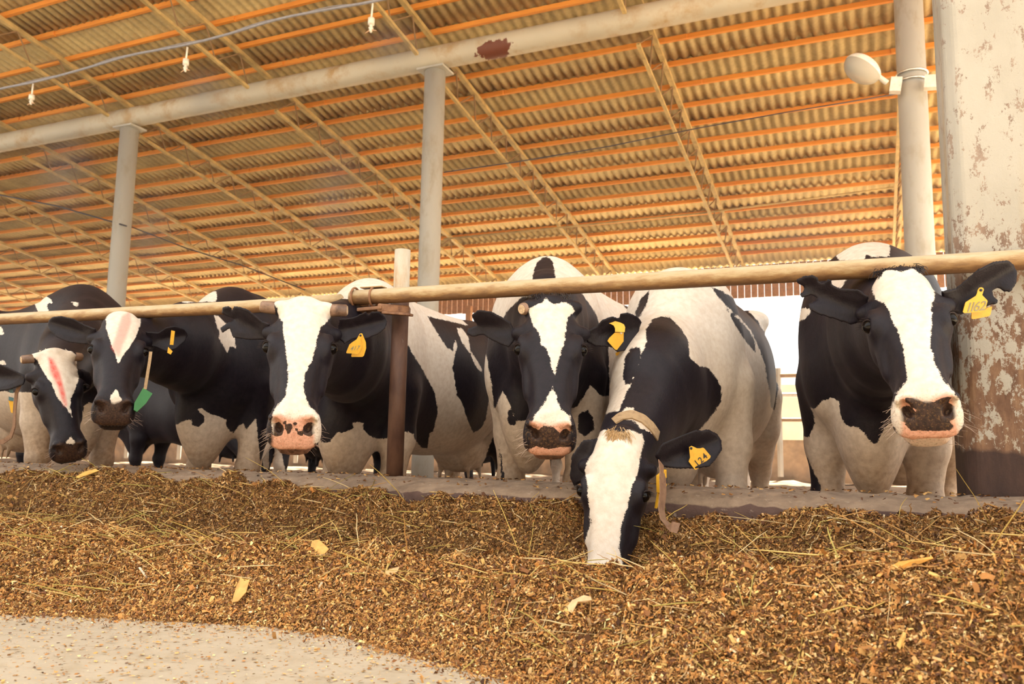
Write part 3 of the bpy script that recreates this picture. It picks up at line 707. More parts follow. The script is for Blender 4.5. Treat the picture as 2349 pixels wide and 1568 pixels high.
def cow(name_label, H, body, neck=None, ears=(), hw_polys=(), bw_polys=(), bb_polys=(), body_white=False, spots=(), reds=(), tans=(), dark_muzzle=False,
        hornlen=0, coarse=False, legs=(0, 0, 0, 0), dirt_shade=.5, udder=True, crumbs=.55, redk=1.0, nofine=False, headwhite=False):
    """body: dict(x, y, h heading, s scale, z floor, dz chest drop)"""
    bx, by, hd, bs, bz = body['x'], body['y'], math.radians(body.get('h', 0)), body.get('s', 1), body.get('z', 0.0)
    Fw = np.array([math.sin(hd), -math.cos(hd), 0.]); Rt = np.array([math.cos(hd), math.sin(hd), 0.]); Up = np.array([0, 0, 1.])
    B = lambda x, d, z: np.array([bx, by, bz])+bs*(Rt*x-Fw*d+Up*z)
    wd = body.get('w', 1.0); dr = body.get('drop', 0.0); up = body.get('up', 0.)
    pr = []
    T = [(-.02, .10, 1.16, .74-dr), (.06, .175, 1.27, .62-dr), (.20, .235, 1.385+up, .58-dr*.8), (.36, .262, 1.425+up, .60-dr*.3), (.55, .30, 1.40+up*.5, .60), (.85, .375, 1.385, .555), (1.15, .385, 1.395, .57), (1.38, .335, 1.415, .66), (1.58, .27, 1.39, .86), (1.72, .20, 1.33, .98), (1.80, .12, 1.26, 1.05)]
    pr.append(Loft(B(0, 0, 0), -Fw, Up, [[t_*bs, w_*wd*bs, a*bs, b*bs] for t_, w_, a, b in T], .06*bs, 2.15))
    Rb = np.array([Rt, -Fw, Up]).T
    pr.append(Ell(B(0, .02, .72-dr), np.array((.11, .15, .17))*bs, Rb, .09)); pr.append(Ell(B(0, .05, .575-dr), np.array((.070, .11, .15))*bs, Rb, .09))
    for g in (-1, 1):
        pr.append(Ell(B(g*.17*wd, .22, 1.02), np.array((.10, .17, .30))*bs, Rb, .08))       # shoulder blade
        pr.append(Ell(B(g*.15*wd, .06, .90), np.array((.085, .10, .15))*bs, Rb, .07))     # point of shoulder
        pr.append(Ell(B(g*.25*wd, 1.36, 1.33), np.array((.07, .09, .055))*bs, Rb, .07))     # hook bone
        pr.append(Ell(B(g*.11, 1.78, 1.24), np.array((.045, .05, .05))*bs, Rb, .05))
        pr.append(Ell(B(g*.20*wd, 1.50, .98), np.array((.10, .22, .27))*bs, Rb, .08))       # thigh
        lx, ly = legs[0 if g < 0 else 1], body.get('legd', .22)
        c = [B(g*.17+lx*.2, ly, .88-dr*.5), B(g*.175+lx*.6, ly+.03, .64), B(g*.165+lx, ly, .43), B(g*.16+lx, ly+.01, .24), B(g*.16+lx, ly-.01, .11), B(g*.16+lx, ly-.05, .035)]
        for (p0, p1, r0, r1) in zip(c, c[1:], (.125, .082, .056, .037, .043), (.082, .058, .038, .041, .060)): pr.append(Cone(p0, p1, r0*bs, r1*bs, .035))
        pr.append(Ell(c[2]+Fw*.01, np.array((.055, .055, .06))*bs, Rb, .03))
        lx = legs[2 if g < 0 else 3]
        c = [B(g*.20, 1.42, .90), B(g*.205, 1.44, .74), B(g*.19+lx, 1.66, .50), B(g*.185+lx, 1.62, .25), B(g*.185+lx, 1.60, .11), B(g*.185+lx, 1.55, .035)]
        for (p0, p1, r0, r1) in zip(c, c[1:], (.14, .11, .055, .038, .043), (.11, .060, .040, .042, .058)): pr.append(Cone(p0, p1, r0*bs, r1*bs, .035))
    if udder:
        pr.append(Ell(B(0, 1.36, .60), np.array((.17, .21, .15))*bs, Rb, .06))
        for gx in (-.09, .09):
            for gd in (1.28, 1.45): pr.append(Cone(B(gx, gd, .50), B(gx*1.1, gd, .42), .016, .012, .02))
    pr.append(Cone(B(0, 1.80, 1.28), B(0, 1.87, 1.05), .032, .022, .05)); pr.append(Cone(B(0, 1.87, 1.05), B(.01, 1.88, .62), .022, .014, .01)); pr.append(Cone(B(.01, 1.88, .62), B(.02, 1.86, .42), .030, .014, .03))
    # neck
    n1 = hp(H, 0, -.10, -.115); n0 = B(0, .20, 1.13+body.get('nz', 0)); nm = (n0+n1)/2+np.array(body.get('nm', (0, 0, 0)))
    hs = H['s']; hu = H['N'] if neck is None else np.array(neck)
    for (p0, p1, st) in ((n0, nm, [(-.35, .10, .16, -.18), (0, .19, .27, -.30), (.5, .165, .215, -.27), (1, .130, .165, -.20), (1.25, .08, .11, -.13)]), (nm, n1, [(-.25, .08, .11, -.13), (0, .130, .165, -.20), (.5, .112, .135, -.165), (1, .095*hs, .110*hs, -.120*hs), (1.08, .06*hs, .05*hs, -.07*hs)])):
        a = p1-p0; L_ = np.linalg.norm(a); ub = np.array(body.get('nu', (0, 0, 1.)))
        uu = ub if p0 is n0 else (ub*.5+hu*.5)
        nw = body.get('nw', 1)
        pr.append(Loft(p0, a, uu, [[q[0]*L_, q[1]*nw, q[2]*nw, q[3]*nw] for q in st], .13, 2.05))
    pr += body.get('extra', lambda B, Rb: [])(B, Rb)
    H['horn'] = bool(hornlen); hpz = head_prims(H); pr += hpz
    corners = np.array([hp(H, x, a, n) for x in (-.14, .14) for a in (-.25, .39) for n in (-.22, .03)])
    fl, fh_ = corners.min(0), corners.max(0)
    if nofine: V, F = mesh_prims(pr, fl, fh_, .013, .024)
    else: V, F = mesh_prims(pr, fl, fh_, .0062 if not coarse else .009, .016 if not coarse else .02)
    V = smooth_mesh(V, F, 2)
    nb = len(V); earflag = [np.zeros(nb)]
    for (side, poly, tilt) in ears:
        Ve, Fe = ear_mesh(H, side, poly, 0, tilt); F = np.concatenate([F, Fe+len(V)]); V = np.concatenate([V, Ve]); earflag.append(np.ones(len(Ve)))
    earflag = np.concatenate(earflag)
    px, py, dz = proj(V); mpp = dz/FPX
    q = (V-H['o'])/H['s']; hx, ha, hn = q@H['S'], q@H['A'], q@H['N']
    ishead = ((ha > -.255) & (np.abs(hx) < .15) & (hn > -.26) & (hn < .06) & (ha < .42)) | (earflag > 0)
    white = np.full(len(V), .05 if body_white else -.05)
    if bw_polys:
        sd = np.max([poly_sd(px, py, p) for p in bw_polys], 0)*mpp; white = np.maximum(white, sd) if not body_white else sd
    for p in bb_polys: white = np.minimum(white, -poly_sd(px, py, p)*mpp)
    hwh = np.full(len(V), .05 if headwhite else -.05)
    if hw_polys: hwh = np.max([poly_sd(px, py, p) for p in hw_polys], 0)*mpp
    white = np.where(ishead, hwh, white); white = np.where(earflag > 0, -.05, white)
    # nose leather field
    muz = np.minimum((ha-.296-.3*np.abs(np.abs(hx)-.045)), .068-np.abs(hx)+.10*np.clip(-.03-hn, 0, .06)); muz = np.where(ishead, np.clip(muz, -.05, .02), -.05)
    lip = (ha > .29) & (hn < -.10); muz = np.where(lip & ishead, -.01 if dark_muzzle else .003, muz)
    spot = np.full(len(V), .02 if dark_muzzle else -.02)
    if spots: spot = np.max([poly_sd(px, py, p) for p in spots], 0)*mpp
    nost = np.min([np.linalg.norm(V-hp(H, g*.047, .330, -.040), axis=1) for g in (-1, 1)], 0)/H['s']
    spot = np.where(ishead & (ha > .3), np.maximum(spot, (.024-nost)*1.0), spot)
    red = np.zeros(len(V))
    if reds: red = np.clip(np.max([poly_sd(px, py, p) for p, hd_ in reds], 0)*mpp*80+.85, 0, 1)*(ishead == bool(reds[0][1]))*redk
    tan_ = np.zeros(len(V))
    if tans: tan_ = np.clip(np.max([poly_sd(px, py, p) for p in tans], 0)*mpp*60+.3, 0, .75)
    lz = (V[:, 2]-bz)/bs
    dr_ = np.clip((.95-lz)/.5, 0, 1)*dirt_shade; dr_ = np.where(ishead, 0, dr_)  # browns the lower white coat: real dirt plus painted-in body shading
    crumb = np.where(ishead, np.clip((ha-.27)/.05, 0, 1)*crumbs, .0)
    loc = (bx, by, bz)
    o = fast_mesh('cow', V, F, M['coat'], dict(white=white, muz=muz, spot=spot, red=red, tan=tan_, dirt_shade=dr_, crumb=crumb), loc=loc)
    tag(o, name_label, 'cow')
    if coarse == 2: return o
    # eyes
    for g in (-1, 1):
        Eo = H['S']*g*.80+H['N']*.60; Eh = np.cross(Eo, H['A'])*g; r = .0200*H['s']
        c = hp(H, g*.1060, .001, -.035); R = np.array([H['S'], H['A'], H['N']]).T
        u_, v_ = np.meshgrid(np.linspace(0, 2*math.pi, 25)[:-1], np.linspace(0, math.pi, 13), indexing='ij')
        sp = np.stack([np.sin(v_)*np.cos(u_), np.sin(v_)*np.sin(u_), np.cos(v_)], -1)
        Vv = c+r*(sp.reshape(-1, 3) @ R.T); idx = np.arange(24*13).reshape(24, 13); i2 = np.roll(idx, -1, 0)
        Ff = np.stack([idx[:, :-1], idx[:, 1:], i2[:, 1:], i2[:, :-1]], -1).reshape(-1, 4)
        oe = fast_mesh('eye', Vv, Ff, M['eye']); oe.parent = o; oe.matrix_parent_inverse = Matrix.Translation(-Vector(loc))
        g_ = MB(); hs_ = H['s']
        def rp(t_, k=1.0): return c+hs_*(Eo*(.0165-.008*abs(math.cos(t_))**2)+H['A']*.0158*k*math.sin(t_)+Eh*.0205*k*math.cos(t_))
        g_.tube([rp(t_) for t_ in np.linspace(math.pi, 2*math.pi, 13)], np.array([.0012]+[.0028]*11+[.0012])*hs_, 8)
        for t_ in np.linspace(1.12*math.pi, 1.88*math.pi, 18):
            b = rp(t_); e2 = b+hs_*(Eo*.018+H['A']*(.002+.006*random.random())+Eh*(.012*math.cos(t_)))
            g_.tube([b, (b+e2)/2-H['A']*.001, e2], [.0007, .0005, .0002], 4)
        ol = g_.obj('eyelid', M['lid'], smooth=True); ol.parent = o; ol.matrix_parent_inverse = Matrix.Translation(-Vector(loc))
    # bristles on muzzle
    g_ = MB(); 
    for k in range(46):
        g = random.choice((-1, 1)); aa = random.uniform(.29, .37); nn = random.uniform(-.14, -.03)
        b = hp(H, g*(.080 if nn > -.1 else .055)*random.uniform(.8, 1.0), aa, nn); L_ = random.uniform(.02, .05)
        dd = H['S']*g*random.uniform(.6, 1)+H['A']*random.uniform(-.1, .7)+H['N']*random.uniform(-.6, .1); dd /= np.linalg.norm(dd)
        g_.tube([b, b+dd*L_*.5, b+dd*L_+H['A']*.004], [.0005, .0004, .0002], 3, False)
    ow = g_.obj('bristles', M['whisker']); ow.parent = o; ow.matrix_parent_inverse = Matrix.Translation(-Vector(loc)); ow['kind'] = 'stuff'
    if hornlen:
        for g in (-1, 1):
            if isinstance(hornlen, dict):
                if g not in hornlen: continue
                e2 = hornlen[g]
            b = hp(H, g*.082, -.194, -.052); tip = hp(H, *e2); dd = (tip-b)/np.linalg.norm(tip-b); r0 = .0235*H['s']
            g_ = MB().tube([b, b+(tip-b)*.5, tip-dd*.004, tip], [r0, r0*.98, r0*.92, r0*.75], 18)
            oh = g_.obj('horn', M['horn'], smooth=False); oh.parent = o; oh.matrix_parent_inverse = Matrix.Translation(-Vector(loc)); oh['label'] = 'sawn-off horn stub'
            oh.data.polygons.foreach_set('use_smooth', [True]*len(oh.data.polygons))
            g2 = MB().tube([tip-dd*.001, tip+dd*.0015], [r0*.74, r0*.66], 18); oc = g2.obj('cut_face', M['horncut']); oc.parent = oh
    return o
from mathutils.bvhtree import BVHTree
BV = {}
def snap(cw, px, py, lift=0.0):
    k = cw.name
    if k not in BV: BV[k] = BVHTree.FromPolygons([tuple(v.co+cw.location) for v in cw.data.vertices], [tuple(p.vertices) for p in cw.data.polygons])
    d = ray(px, py); d = d/np.linalg.norm(d); h = BV[k].ray_cast(Vector(CO), Vector(d))
    return (np.array(h[0])-d*lift, np.array(h[1])) if h[0] is not None else (None, None)
def sdepth(cw, px, py, lift, default):
    p, n = snap(cw, px, py, lift)
    return default if p is None else float((p-CO)@CM[2])
def child(mb, name, mat, cow_, smooth=False, label=None, up=None, bevel=0):
    o = mb.obj(name, mat, smooth=smooth, bevel=bevel); o.parent = up or cow_; o.matrix_parent_inverse = Matrix.Identity(4) if up else Matrix.Translation(-Vector(cow_.location))
    if label: o['label'] = label
    return o
def ear_tag(cw, poly, depth, tilt=(0, 0), text=None, tpos=None, tang=0, tsize=.03, mat=None, ink='ink', label=None, th=.002, shear=0, studs=None):
    nrm = -CM[2]+CM[0]*tilt[0]+CM[1]*tilt[1]; nrm /= np.linalg.norm(nrm); c = np.mean(poly, 0); P0 = None if callable(depth) else atD(c[0], c[1], depth); P3 = []
    if callable(depth): P0 = atD(c[0], c[1], depth(cw)); depth = 3
    elif studs: P0 = atD(*studs, sdepth(cw, *studs, .026, depth))
    def on(x, y, lift=0): r = ray(x, y); return CO+r*(((P0-CO)@nrm)/(r@nrm))+nrm*lift
    t = child(MB().prism([on(*p) for p in poly], nrm, th), 'ear_tag', mat or M['yellow'], cw, label=label or 'yellow plastic ear tag')
    if studs:
        b = on(*studs); child(MB().tube([b-nrm*.004, b+nrm*.0025, b+nrm*.0035], [.004, .004, .002], 12), 'stud', M['ink'] if ink != 'stud' else M['nozzle'], cw, up=t)
    if text:
        for k, (ch, (x, y)) in enumerate(zip(text, tpos)):
            cu = bpy.data.curves.new('number', 'FONT'); cu.body = ch; cu.size = tsize; cu.extrude = .0003; cu.offset = .0002; cu.shear = shear; cu.align_x = 'CENTER'; cu.align_y = 'CENTER'
            cu.materials.append(M[ink if ink != 'stud' else 'ink']); tmp = bpy.data.objects.new('number', cu); me = bpy.data.meshes.new_from_object(tmp); bpy.data.objects.remove(tmp); o = bpy.data.objects.new('number', me); COL.objects.link(o)
            a = math.radians(tang); xr = CM[0]*math.cos(a)+CM[1]*math.sin(a); xr -= nrm*(xr@nrm); xr /= np.linalg.norm(xr); yr = np.cross(nrm, xr)
            mm = Matrix.Identity(4); p = on(x, y, th/2+.0006)
            for i in range(3): mm[i][0], mm[i][1], mm[i][2], mm[i][3] = xr[i], yr[i], nrm[i], p[i]
            o.parent = t; o.matrix_basis = mm
    return t
def tuft(cw, H, pts, mat, n=260, L=.03, spread=.012, name='forelock'):
    g = MB()
    for k in range(n):
        i = random.randrange(len(pts)-1); f = random.random(); p = np.array(pts[i])*(1-f)+np.array(pts[i+1])*f
        b = hp(H, *(p+np.array([random.gauss(0, spread), random.gauss(0, spread*.6), -.002])))
        d = H['A']*random.uniform(.6, 1)+H['S']*(random.gauss(0, .35)+p[0]*5)+H['N']*random.uniform(-.05, .22); d /= np.linalg.norm(d); l = L*random.uniform(.5, 1.1)
        g.tube([b, b+d*l*.5+H['N']*.005, b+d*l-H['N']*.002], [.0012, .0011, .0004], 3, False)
    o = child(g, name, mat, cw); o['kind'] = 'stuff'; return o
M['hairtan'] = plain('tan_hair', (.52, .35, .18), .6); M['hairblack'] = plain('black_hair', (.02, .013, .014), .5)
C2, C3, C4, C5, C1 = (lambda p: zt(3.409, 400, 650, p)), (lambda p: zt(2.8, 900, 560, p)), (lambda p: zt(2.24, 1250, 620, p)), (lambda p: zt(2.376, 1780, 540, p)), (lambda p: zt(3.409, 0, 650, p))
C9 = lambda p: zt(9.035, 540, 960, p)
# ---- E : white-blazed cow with sawn horns left of the post
H_E = fit_head({'eyeL': (607, 802), 'eyeR': (771, 804), 'nosL': (645, 974), 'nosR': (701, 972), 'poll': (693, 676), 'chin': (660, 1013), 'mtop': (676, 938)}, 2.86)
eE = [(-1, C2([(740, 440), (600, 440), (480, 420), (440, 350), (400, 385), (372, 345), (420, 300), (470, 285), (400, 258), (355, 235), (370, 185), (430, 173), (452, 190), (450, 210), (480, 175), (540, 180), (600, 200), (660, 250), (700, 290), (760, 310)]), (-.2, -.1)),
      (1, C2([(1290, 270), (1400, 262), (1460, 230), (1500, 215), (1520, 245), (1540, 215), (1600, 215), (1650, 260), (1668, 300), (1650, 350), (1600, 390), (1500, 430), (1400, 430), (1330, 470), (1270, 420)]), (.2, -.1))]
wE = [C2([(750, 100), (800, 190), (815, 260), (845, 300), (850, 400), (865, 480), (878, 600), (892, 690), (885, 790), (870, 880), (830, 930), (780, 980), (762, 1060), (765, 1110), (775, 1190), (800, 1250), (1000, 1290), (1160, 1230), (1200, 1130), (1180, 1060), (1110, 1010), (1060, 960), (1030, 890), (1010, 800), (1025, 700), (1070, 610), (1095, 540), (1115, 440), (1140, 350), (1200, 290), (1250, 220), (1290, 150), (1180, 110), (1080, 60), (900, 30), (780, 60)])]
bE = [C2([(1110, 1195), (1150, 1240), (1210, 1250), (1250, 1190), (1285, 1155), (1310, 1170), (1400, 1130), (1395, 1090), (1440, 1080), (1478, 1090), (1475, 1140), (1540, 1200), (1600, 1215), (1660, 1212), (1760, 1180), (1800, 1160), (1870, 1175), (1880, 1215), (1940, 1290), (2010, 1310), (2010, 1200), (2400, 1200), (2400, 1600), (1110, 1600)]),
      C3([(95, 370), (140, 380), (210, 440), (260, 520), (300, 590), (350, 660), (390, 690), (395, 640), (405, 615), (418, 650), (400, 720), (388, 790), (400, 880), (415, 970), (450, 1020), (480, 1120), (520, 1212), (570, 1180), (600, 1120), (620, 1000), (625, 900), (640, 900), (700, 1130), (620, 1300), (560, 1500), (90, 1500), (100, 1200), (125, 1235), (165, 1300), (225, 1312), (240, 1210), (262, 1200), (292, 1080), (275, 960), (235, 880), (180, 780), (130, 700), (95, 640)]),
      C3([(412, 535), (450, 540), (490, 600), (500, 680), (560, 770), (582, 830), (540, 790), (500, 700), (460, 650), (430, 590)]),
      C2([(1240, -60), (1720, -60), (1760, 110), (1990, 180), (2160, 200), (2300, 330), (1960, 250), (1870, 170), (1240, 110)])]
spE = [C9([(1020, 120), (1150, 100), (1185, 180), (1140, 300), (1080, 320), (1050, 240), (1025, 190)]), C9([(1190, 60), (1290, 60), (1270, 130), (1210, 130)]), C9([(1170, 260), (1240, 250), (1230, 305), (1170, 300)]), C9([(1240, 195), (1300, 200), (1290, 250), (1245, 250)]), C9([(1290, 250), (1450, 255), (1430, 310), (1360, 355), (1280, 320)]), C9([(900, 270), (960, 265), (980, 330), (920, 340)]), C9([(960, 50), (1050, 50), (1050, 100), (990, 110)]), C9([(600, 130), (720, 60), (800, 110), (790, 280), (700, 320), (600, 280)])]
cE = cow('cow with a broad white blaze and sawn horns left of the rusty post', H_E, dict(x=-2.20, y=3.12, h=2, s=.94, z=-.10, drop=.02, w=.95, nm=(.05, 0, -.02), nz=.0), ears=eE, hw_polys=wE, bw_polys=bE, spots=spE,
         hornlen={-1: (-.150, -.203, -.055), 1: (.155, -.190, -.045)}, tans=[], dirt_shade=.9)
ear_tag(cE, zt(15.675, 780, 740, [(820, 430), (930, 700), (940, 910), (860, 1180), (800, 1225), (420, 1225), (400, 1190), (460, 1000), (640, 700)]), lambda c_: sdepth(c_, 827, 769, .010, 2.9), (.25, -.1), label='rear half of the yellow ear tag')
ear_tag(cE, zt(15.675, 780, 740, [(700, 400), (760, 375), (805, 390), (820, 440), (770, 540), (720, 605), (795, 820), (700, 1060), (640, 1115), (235, 1095), (222, 1060), (335, 780), (450, 690), (590, 600), (650, 500)]), 2.915, (.25, -.1), '417', zt(15.675, 780, 740, [(400, 930), (510, 915), (620, 905)]), 4, .021, ink='ink_grey', shear=.5, label='yellow ear tag with a faint number', studs=zt(15.675, 780, 740, [(735, 455)])[0])

# ---- F : cow right of the post, head up under the rail
H_F = fit_head({'eyeL': (1184, 806), 'eyeR': (1343, 808), 'nosL': (1232, 986), 'nosR': (1289, 986), 'poll': (1261, 674), 'chin': (1261, 1035), 'mtop': (1264, 956)}, 2.70)
eF = [(-1, C3([(760, 500), (700, 460), (640, 425), (560, 418), (515, 450), (520, 490), (545, 520), (480, 540), (473, 575), (520, 597), (580, 580), (640, 615), (700, 640), (760, 660), (800, 600)]), (-.25, -.1)),
      (1, C3([(1240, 560), (1310, 520), (1340, 480), (1400, 458), (1448, 472), (1450, 440), (1500, 435), (1570, 460), (1607, 500), (1590, 560), (1560, 610), (1480, 680), (1430, 690), (1400, 660), (1300, 655), (1250, 630)]), (.25, -.1))]
wF = [C3([(878, 408), (920, 392), (960, 372), (985, 342), (1010, 375), (1060, 385), (1110, 370), (1150, 390), (1170, 425), (1130, 470), (1115, 540), (1110, 620), (1085, 690), (1070, 740), (1055, 800), (1043, 838), (1020, 790), (1010, 720), (990, 670), (955, 640), (945, 570), (905, 520), (885, 460)]),
      C3([(1032, 915), (1050, 960), (1060, 1010), (1085, 1060), (1140, 1100), (1148, 1160), (1120, 1175), (900, 1165), (903, 1115), (940, 1070), (985, 1000), (1010, 950)]), C3([(945, 1305), (1085, 1305), (1090, 1340), (940, 1340)])]
bbF = [C3([(895, 340), (900, 220), (920, 130), (960, 88), (1000, 80), (1030, 110), (1048, 215), (1130, 300), (1215, 310), (1262, 380), (1310, 450), (1340, 540), (1380, 600), (1388, 660), (1395, 970), (1345, 978), (1310, 940), (1270, 905), (1240, 960), (1190, 1040), (1000, 1100), (850, 1130), (800, 1130), (765, 1050), (735, 980), (705, 940), (680, 1010), (652, 1062), (640, 900), (600, 700), (560, 600), (640, 560), (700, 500), (735, 430), (800, 370), (838, 335)]),
       C3([(1195, 1090), (1250, 1062), (1290, 1110), (1297, 1190), (1240, 1232), (1190, 1210)]), C3([(745, 1050), (790, 1110), (790, 1165), (748, 1165), (740, 1110)]), C3([(688, 1260), (700, 1330), (722, 1520), (700, 1520), (686, 1330)]),
       C3([(1480, 370), (1520, 390), (1570, 440), (1540, 450), (1490, 400)])]
cF = cow('cow in the middle looking straight ahead with a white diamond on its black face', H_F, dict(x=-1.31, y=3.14, h=-2, s=.95, z=-.08, drop=-.04, up=.02, w=.86, nm=(0, 0, .05)), ears=eF, hw_polys=wF, bb_polys=bbF, body_white=True,
         dark_muzzle=False, spots=[C3([(830, 1170), (890, 1160), (930, 1200), (970, 1165), (1030, 1175), (1070, 1200), (1090, 1250), (1150, 1230), (1200, 1240), (1180, 1305), (1080, 1300), (1000, 1312), (930, 1300), (830, 1330)])], dirt_shade=.9, hornlen={-1: (-.105, -.175, -.035)})
cF['label'] = 'cow in the middle looking straight ahead with a white diamond on its black face'
tuft(cF, H_F, [(-.05, -.235, -.034), (.05, -.235, -.034)], M['hairblack'], 700, .04)
Cf = lambda p: zt(14.25, 1380, 720, p)
ear_tag(cF, Cf([(700, 1000), (820, 870), (960, 960), (1030, 900), (1045, 1030), (1000, 1080), (490, 1368), (460, 1330), (455, 1270), (640, 1200)]), lambda c_: sdepth(c_, 1424, 764, -.03, 2.7), (.1, -.1), label='orange yellow tag hanging behind the ear')
ear_tag(cF, Cf([(440, 600), (720, 600), (715, 890), (500, 1170), (440, 1160), (190, 880), (250, 780)]), 2.69, (.25, -.1), ink='stud', studs=Cf([(635, 620)])[0], label='lower lobe of a folded yellow tag')
ear_tag(cF, Cf([(145, 280), (290, 235), (450, 235), (620, 280), (730, 340), (770, 430), (755, 590), (440, 580), (440, 470), (400, 380), (300, 320)]), lambda c_: sdepth(c_, 1424, 764, .030, 2.7), (.1, .3), label='upper lobe of a folded yellow tag')

# ---- G : cow with its head down in the feed
H_G = fit_head({'eyeL': (1332, 1138), 'eyeR': (1484, 1136), 'poll': (1428, 965), 'nosL': (1352, 1352), 'nosR': (1414, 1354), 'mtop': (1384, 1312)}, 2.38, (-.40, -.22, -.12), 100)
eG = [(1, C4([(590, 890), (680, 850), (760, 820), (800, 822), (830, 815), (890, 840), (915, 870), (910, 920), (870, 970), (830, 1010), (760, 1020), (680, 1020), (600, 1010), (560, 950)]), (.2, .2)),
      (-1, C4([(270, 860), (200, 870), (150, 950), (133, 1060), (150, 1112), (185, 1092), (250, 1040)]), (-.5, .1))]
wG = [C4([(252, 838), (300, 815), (340, 835), (370, 850), (430, 820), (495, 838), (515, 880), (495, 930), (485, 1000), (465, 1070), (440, 1130), (430, 1190), (410, 1260), (388, 1320), (392, 1360), (378, 1420), (395, 1500), (420, 1640), (140, 1640), (180, 1490), (210, 1380), (235, 1300), (225, 1180), (215, 1080), (203, 1030), (230, 960), (245, 900)])]
bbG = [C4([(230, 930), (290, 790), (350, 745), (450, 770), (520, 830), (570, 890), (560, 1010), (230, 1030)]), C4([(555, 250), (590, 240), (640, 238), (690, 290), (735, 350), (745, 450), (790, 490), (840, 500), (880, 550), (905, 600), (908, 670), (870, 730), (820, 790), (790, 825), (700, 860), (600, 900), (578, 850), (520, 770), (465, 735), (455, 705), (420, 700), (380, 742), (300, 800), (200, 900), (100, 900), (200, 760), (380, 720), (410, 650), (440, 590), (475, 500), (500, 420), (522, 370), (520, 300)]),
       C4([(845, 76), (900, 100), (1000, 160), (1090, 255), (1150, 350), (1190, 480), (1200, 600), (1180, 720), (1160, 700), (1158, 640), (1145, 580), (1130, 480), (1100, 400), (1060, 310), (1000, 240), (940, 190), (895, 140)]),
       C4([(935, 200), (1000, 255), (1050, 310), (1080, 370), (1083, 425), (1040, 375), (1010, 330), (970, 270)]), C4([(535, 105), (495, 140), (465, 215), (470, 245), (490, 235), (532, 150)]),
       C4([(490, 390), (440, 400), (410, 450), (400, 540), (412, 585), (440, 585), (470, 520), (492, 440)])]
cG = cow('cow eating with its head lowered over the curb into the feed, wearing tag 124', H_G, dict(x=-.685, y=3.12, h=2, s=.93, z=-.09, drop=.0, w=.84, nz=-.06, nm=(.0, .02, .06), up=-.04), ears=eG, hw_polys=wG, bb_polys=bbG, body_white=True, dirt_shade=.6, legs=(.0, .03, 0, 0))
tuft(cG, H_G, [(-.02, -.222, -.024), (.02, -.222, -.024)], M['hairtan'], 420, .038, .010)
Cg = lambda p: zt(6.816, 1490, 1000, p)
ear_tag(cG, Cg([(620, 170), (655, 150), (690, 165), (740, 188), (790, 190), (835, 178), (855, 190), (955, 310), (945, 340), (725, 525), (700, 515), (612, 395), (635, 330), (625, 250)]), 2.50, (.25, .05), '124', Cg([(735, 420), (800, 375), (862, 318)]), 40, .027, label='yellow ear tag with handwritten number 124', studs=Cg([(647, 188)])[0])
# collar around the neck
def strap_band(cw, pts, w, th, mat, name, label=None, closed=False, nrm=None):
    P = np.array(pts, float); T = np.gradient(P, axis=0); T /= np.linalg.norm(T, axis=1)[:, None]; V = []
    for i in range(len(P)):
        n = np.array(nrm[i]); n /= np.linalg.norm(n); s_ = np.cross(T[i], n); s_ /= np.linalg.norm(s_)
        V += [P[i]+s_*w/2+n*th/2, P[i]-s_*w/2+n*th/2, P[i]-s_*w/2-n*th/2, P[i]+s_*w/2-n*th/2]
    k = len(P); F = [(i*4+j, i*4+(j+1) % 4, (i+1)*4+(j+1) % 4, (i+1)*4+j) for i in range(k-1) for j in range(4)]+[(0, 1, 2, 3), (4*k-1, 4*k-2, 4*k-3, 4*k-4)]
    return child(MB().add(V, F), name, mat, cw, label=label)
def collar_pts(px, D):
    P = [atD(x, y, d) for (x, y), d in zip(px, D)]; t = np.linspace(0, len(P)-1, 40); P = np.array(P)
    return np.array([np.interp(t, range(len(P)), P[:, i]) for i in range(3)]).T
p = collar_pts([(1408, 966), (1425, 954), (1450, 950), (1475, 960), (1495, 978), (1510, 1000)], [2.6]*6); pn = []
for i in range(len(p)):
    q, (ux, uy, _) = p[i], [a[0] for a in proj(p[i][None])]; a, n_ = snap(cG, ux, uy, .003); p[i] = a; pn.append(n_)
pn = np.array(pn); pn = np.array([np.convolve(np.pad(pn[:, k], 5, 'edge'), np.ones(11)/11, 'valid') for k in range(3)]).T
strap_band(cG, p, .036, .006, M['canvas'], 'collar', 'frayed canvas collar', nrm=pn)
p = collar_pts([(1516, 1060), (1520, 1090), (1521, 1130), (1517, 1165), (1521, 1190), (1535, 1206), (1556, 1211)], [2.42, 2.38, 2.36, 2.34, 2.32, 2.30, 2.28])
st = strap_band(cG, p, .030, .003, M['leather'], 'collar_strap', 'loose brown end of the collar strap', nrm=[-CM[2]+CM[0]*.9]*40)
ear_tag(cG, Cg([(130, 620), (240, 520), (245, 760), (190, 910), (135, 880)]), 2.40, (.9, 0), '2', Cg([(205, 690)]), 80, .040, label='orange yellow number tag on the collar', th=.012)
ear_tag(cG, Cg([(130, 885), (190, 910), (105, 1130), (90, 1125)]), 2.405, (.9, 0), label='folded lower end of the number tag', th=.006)

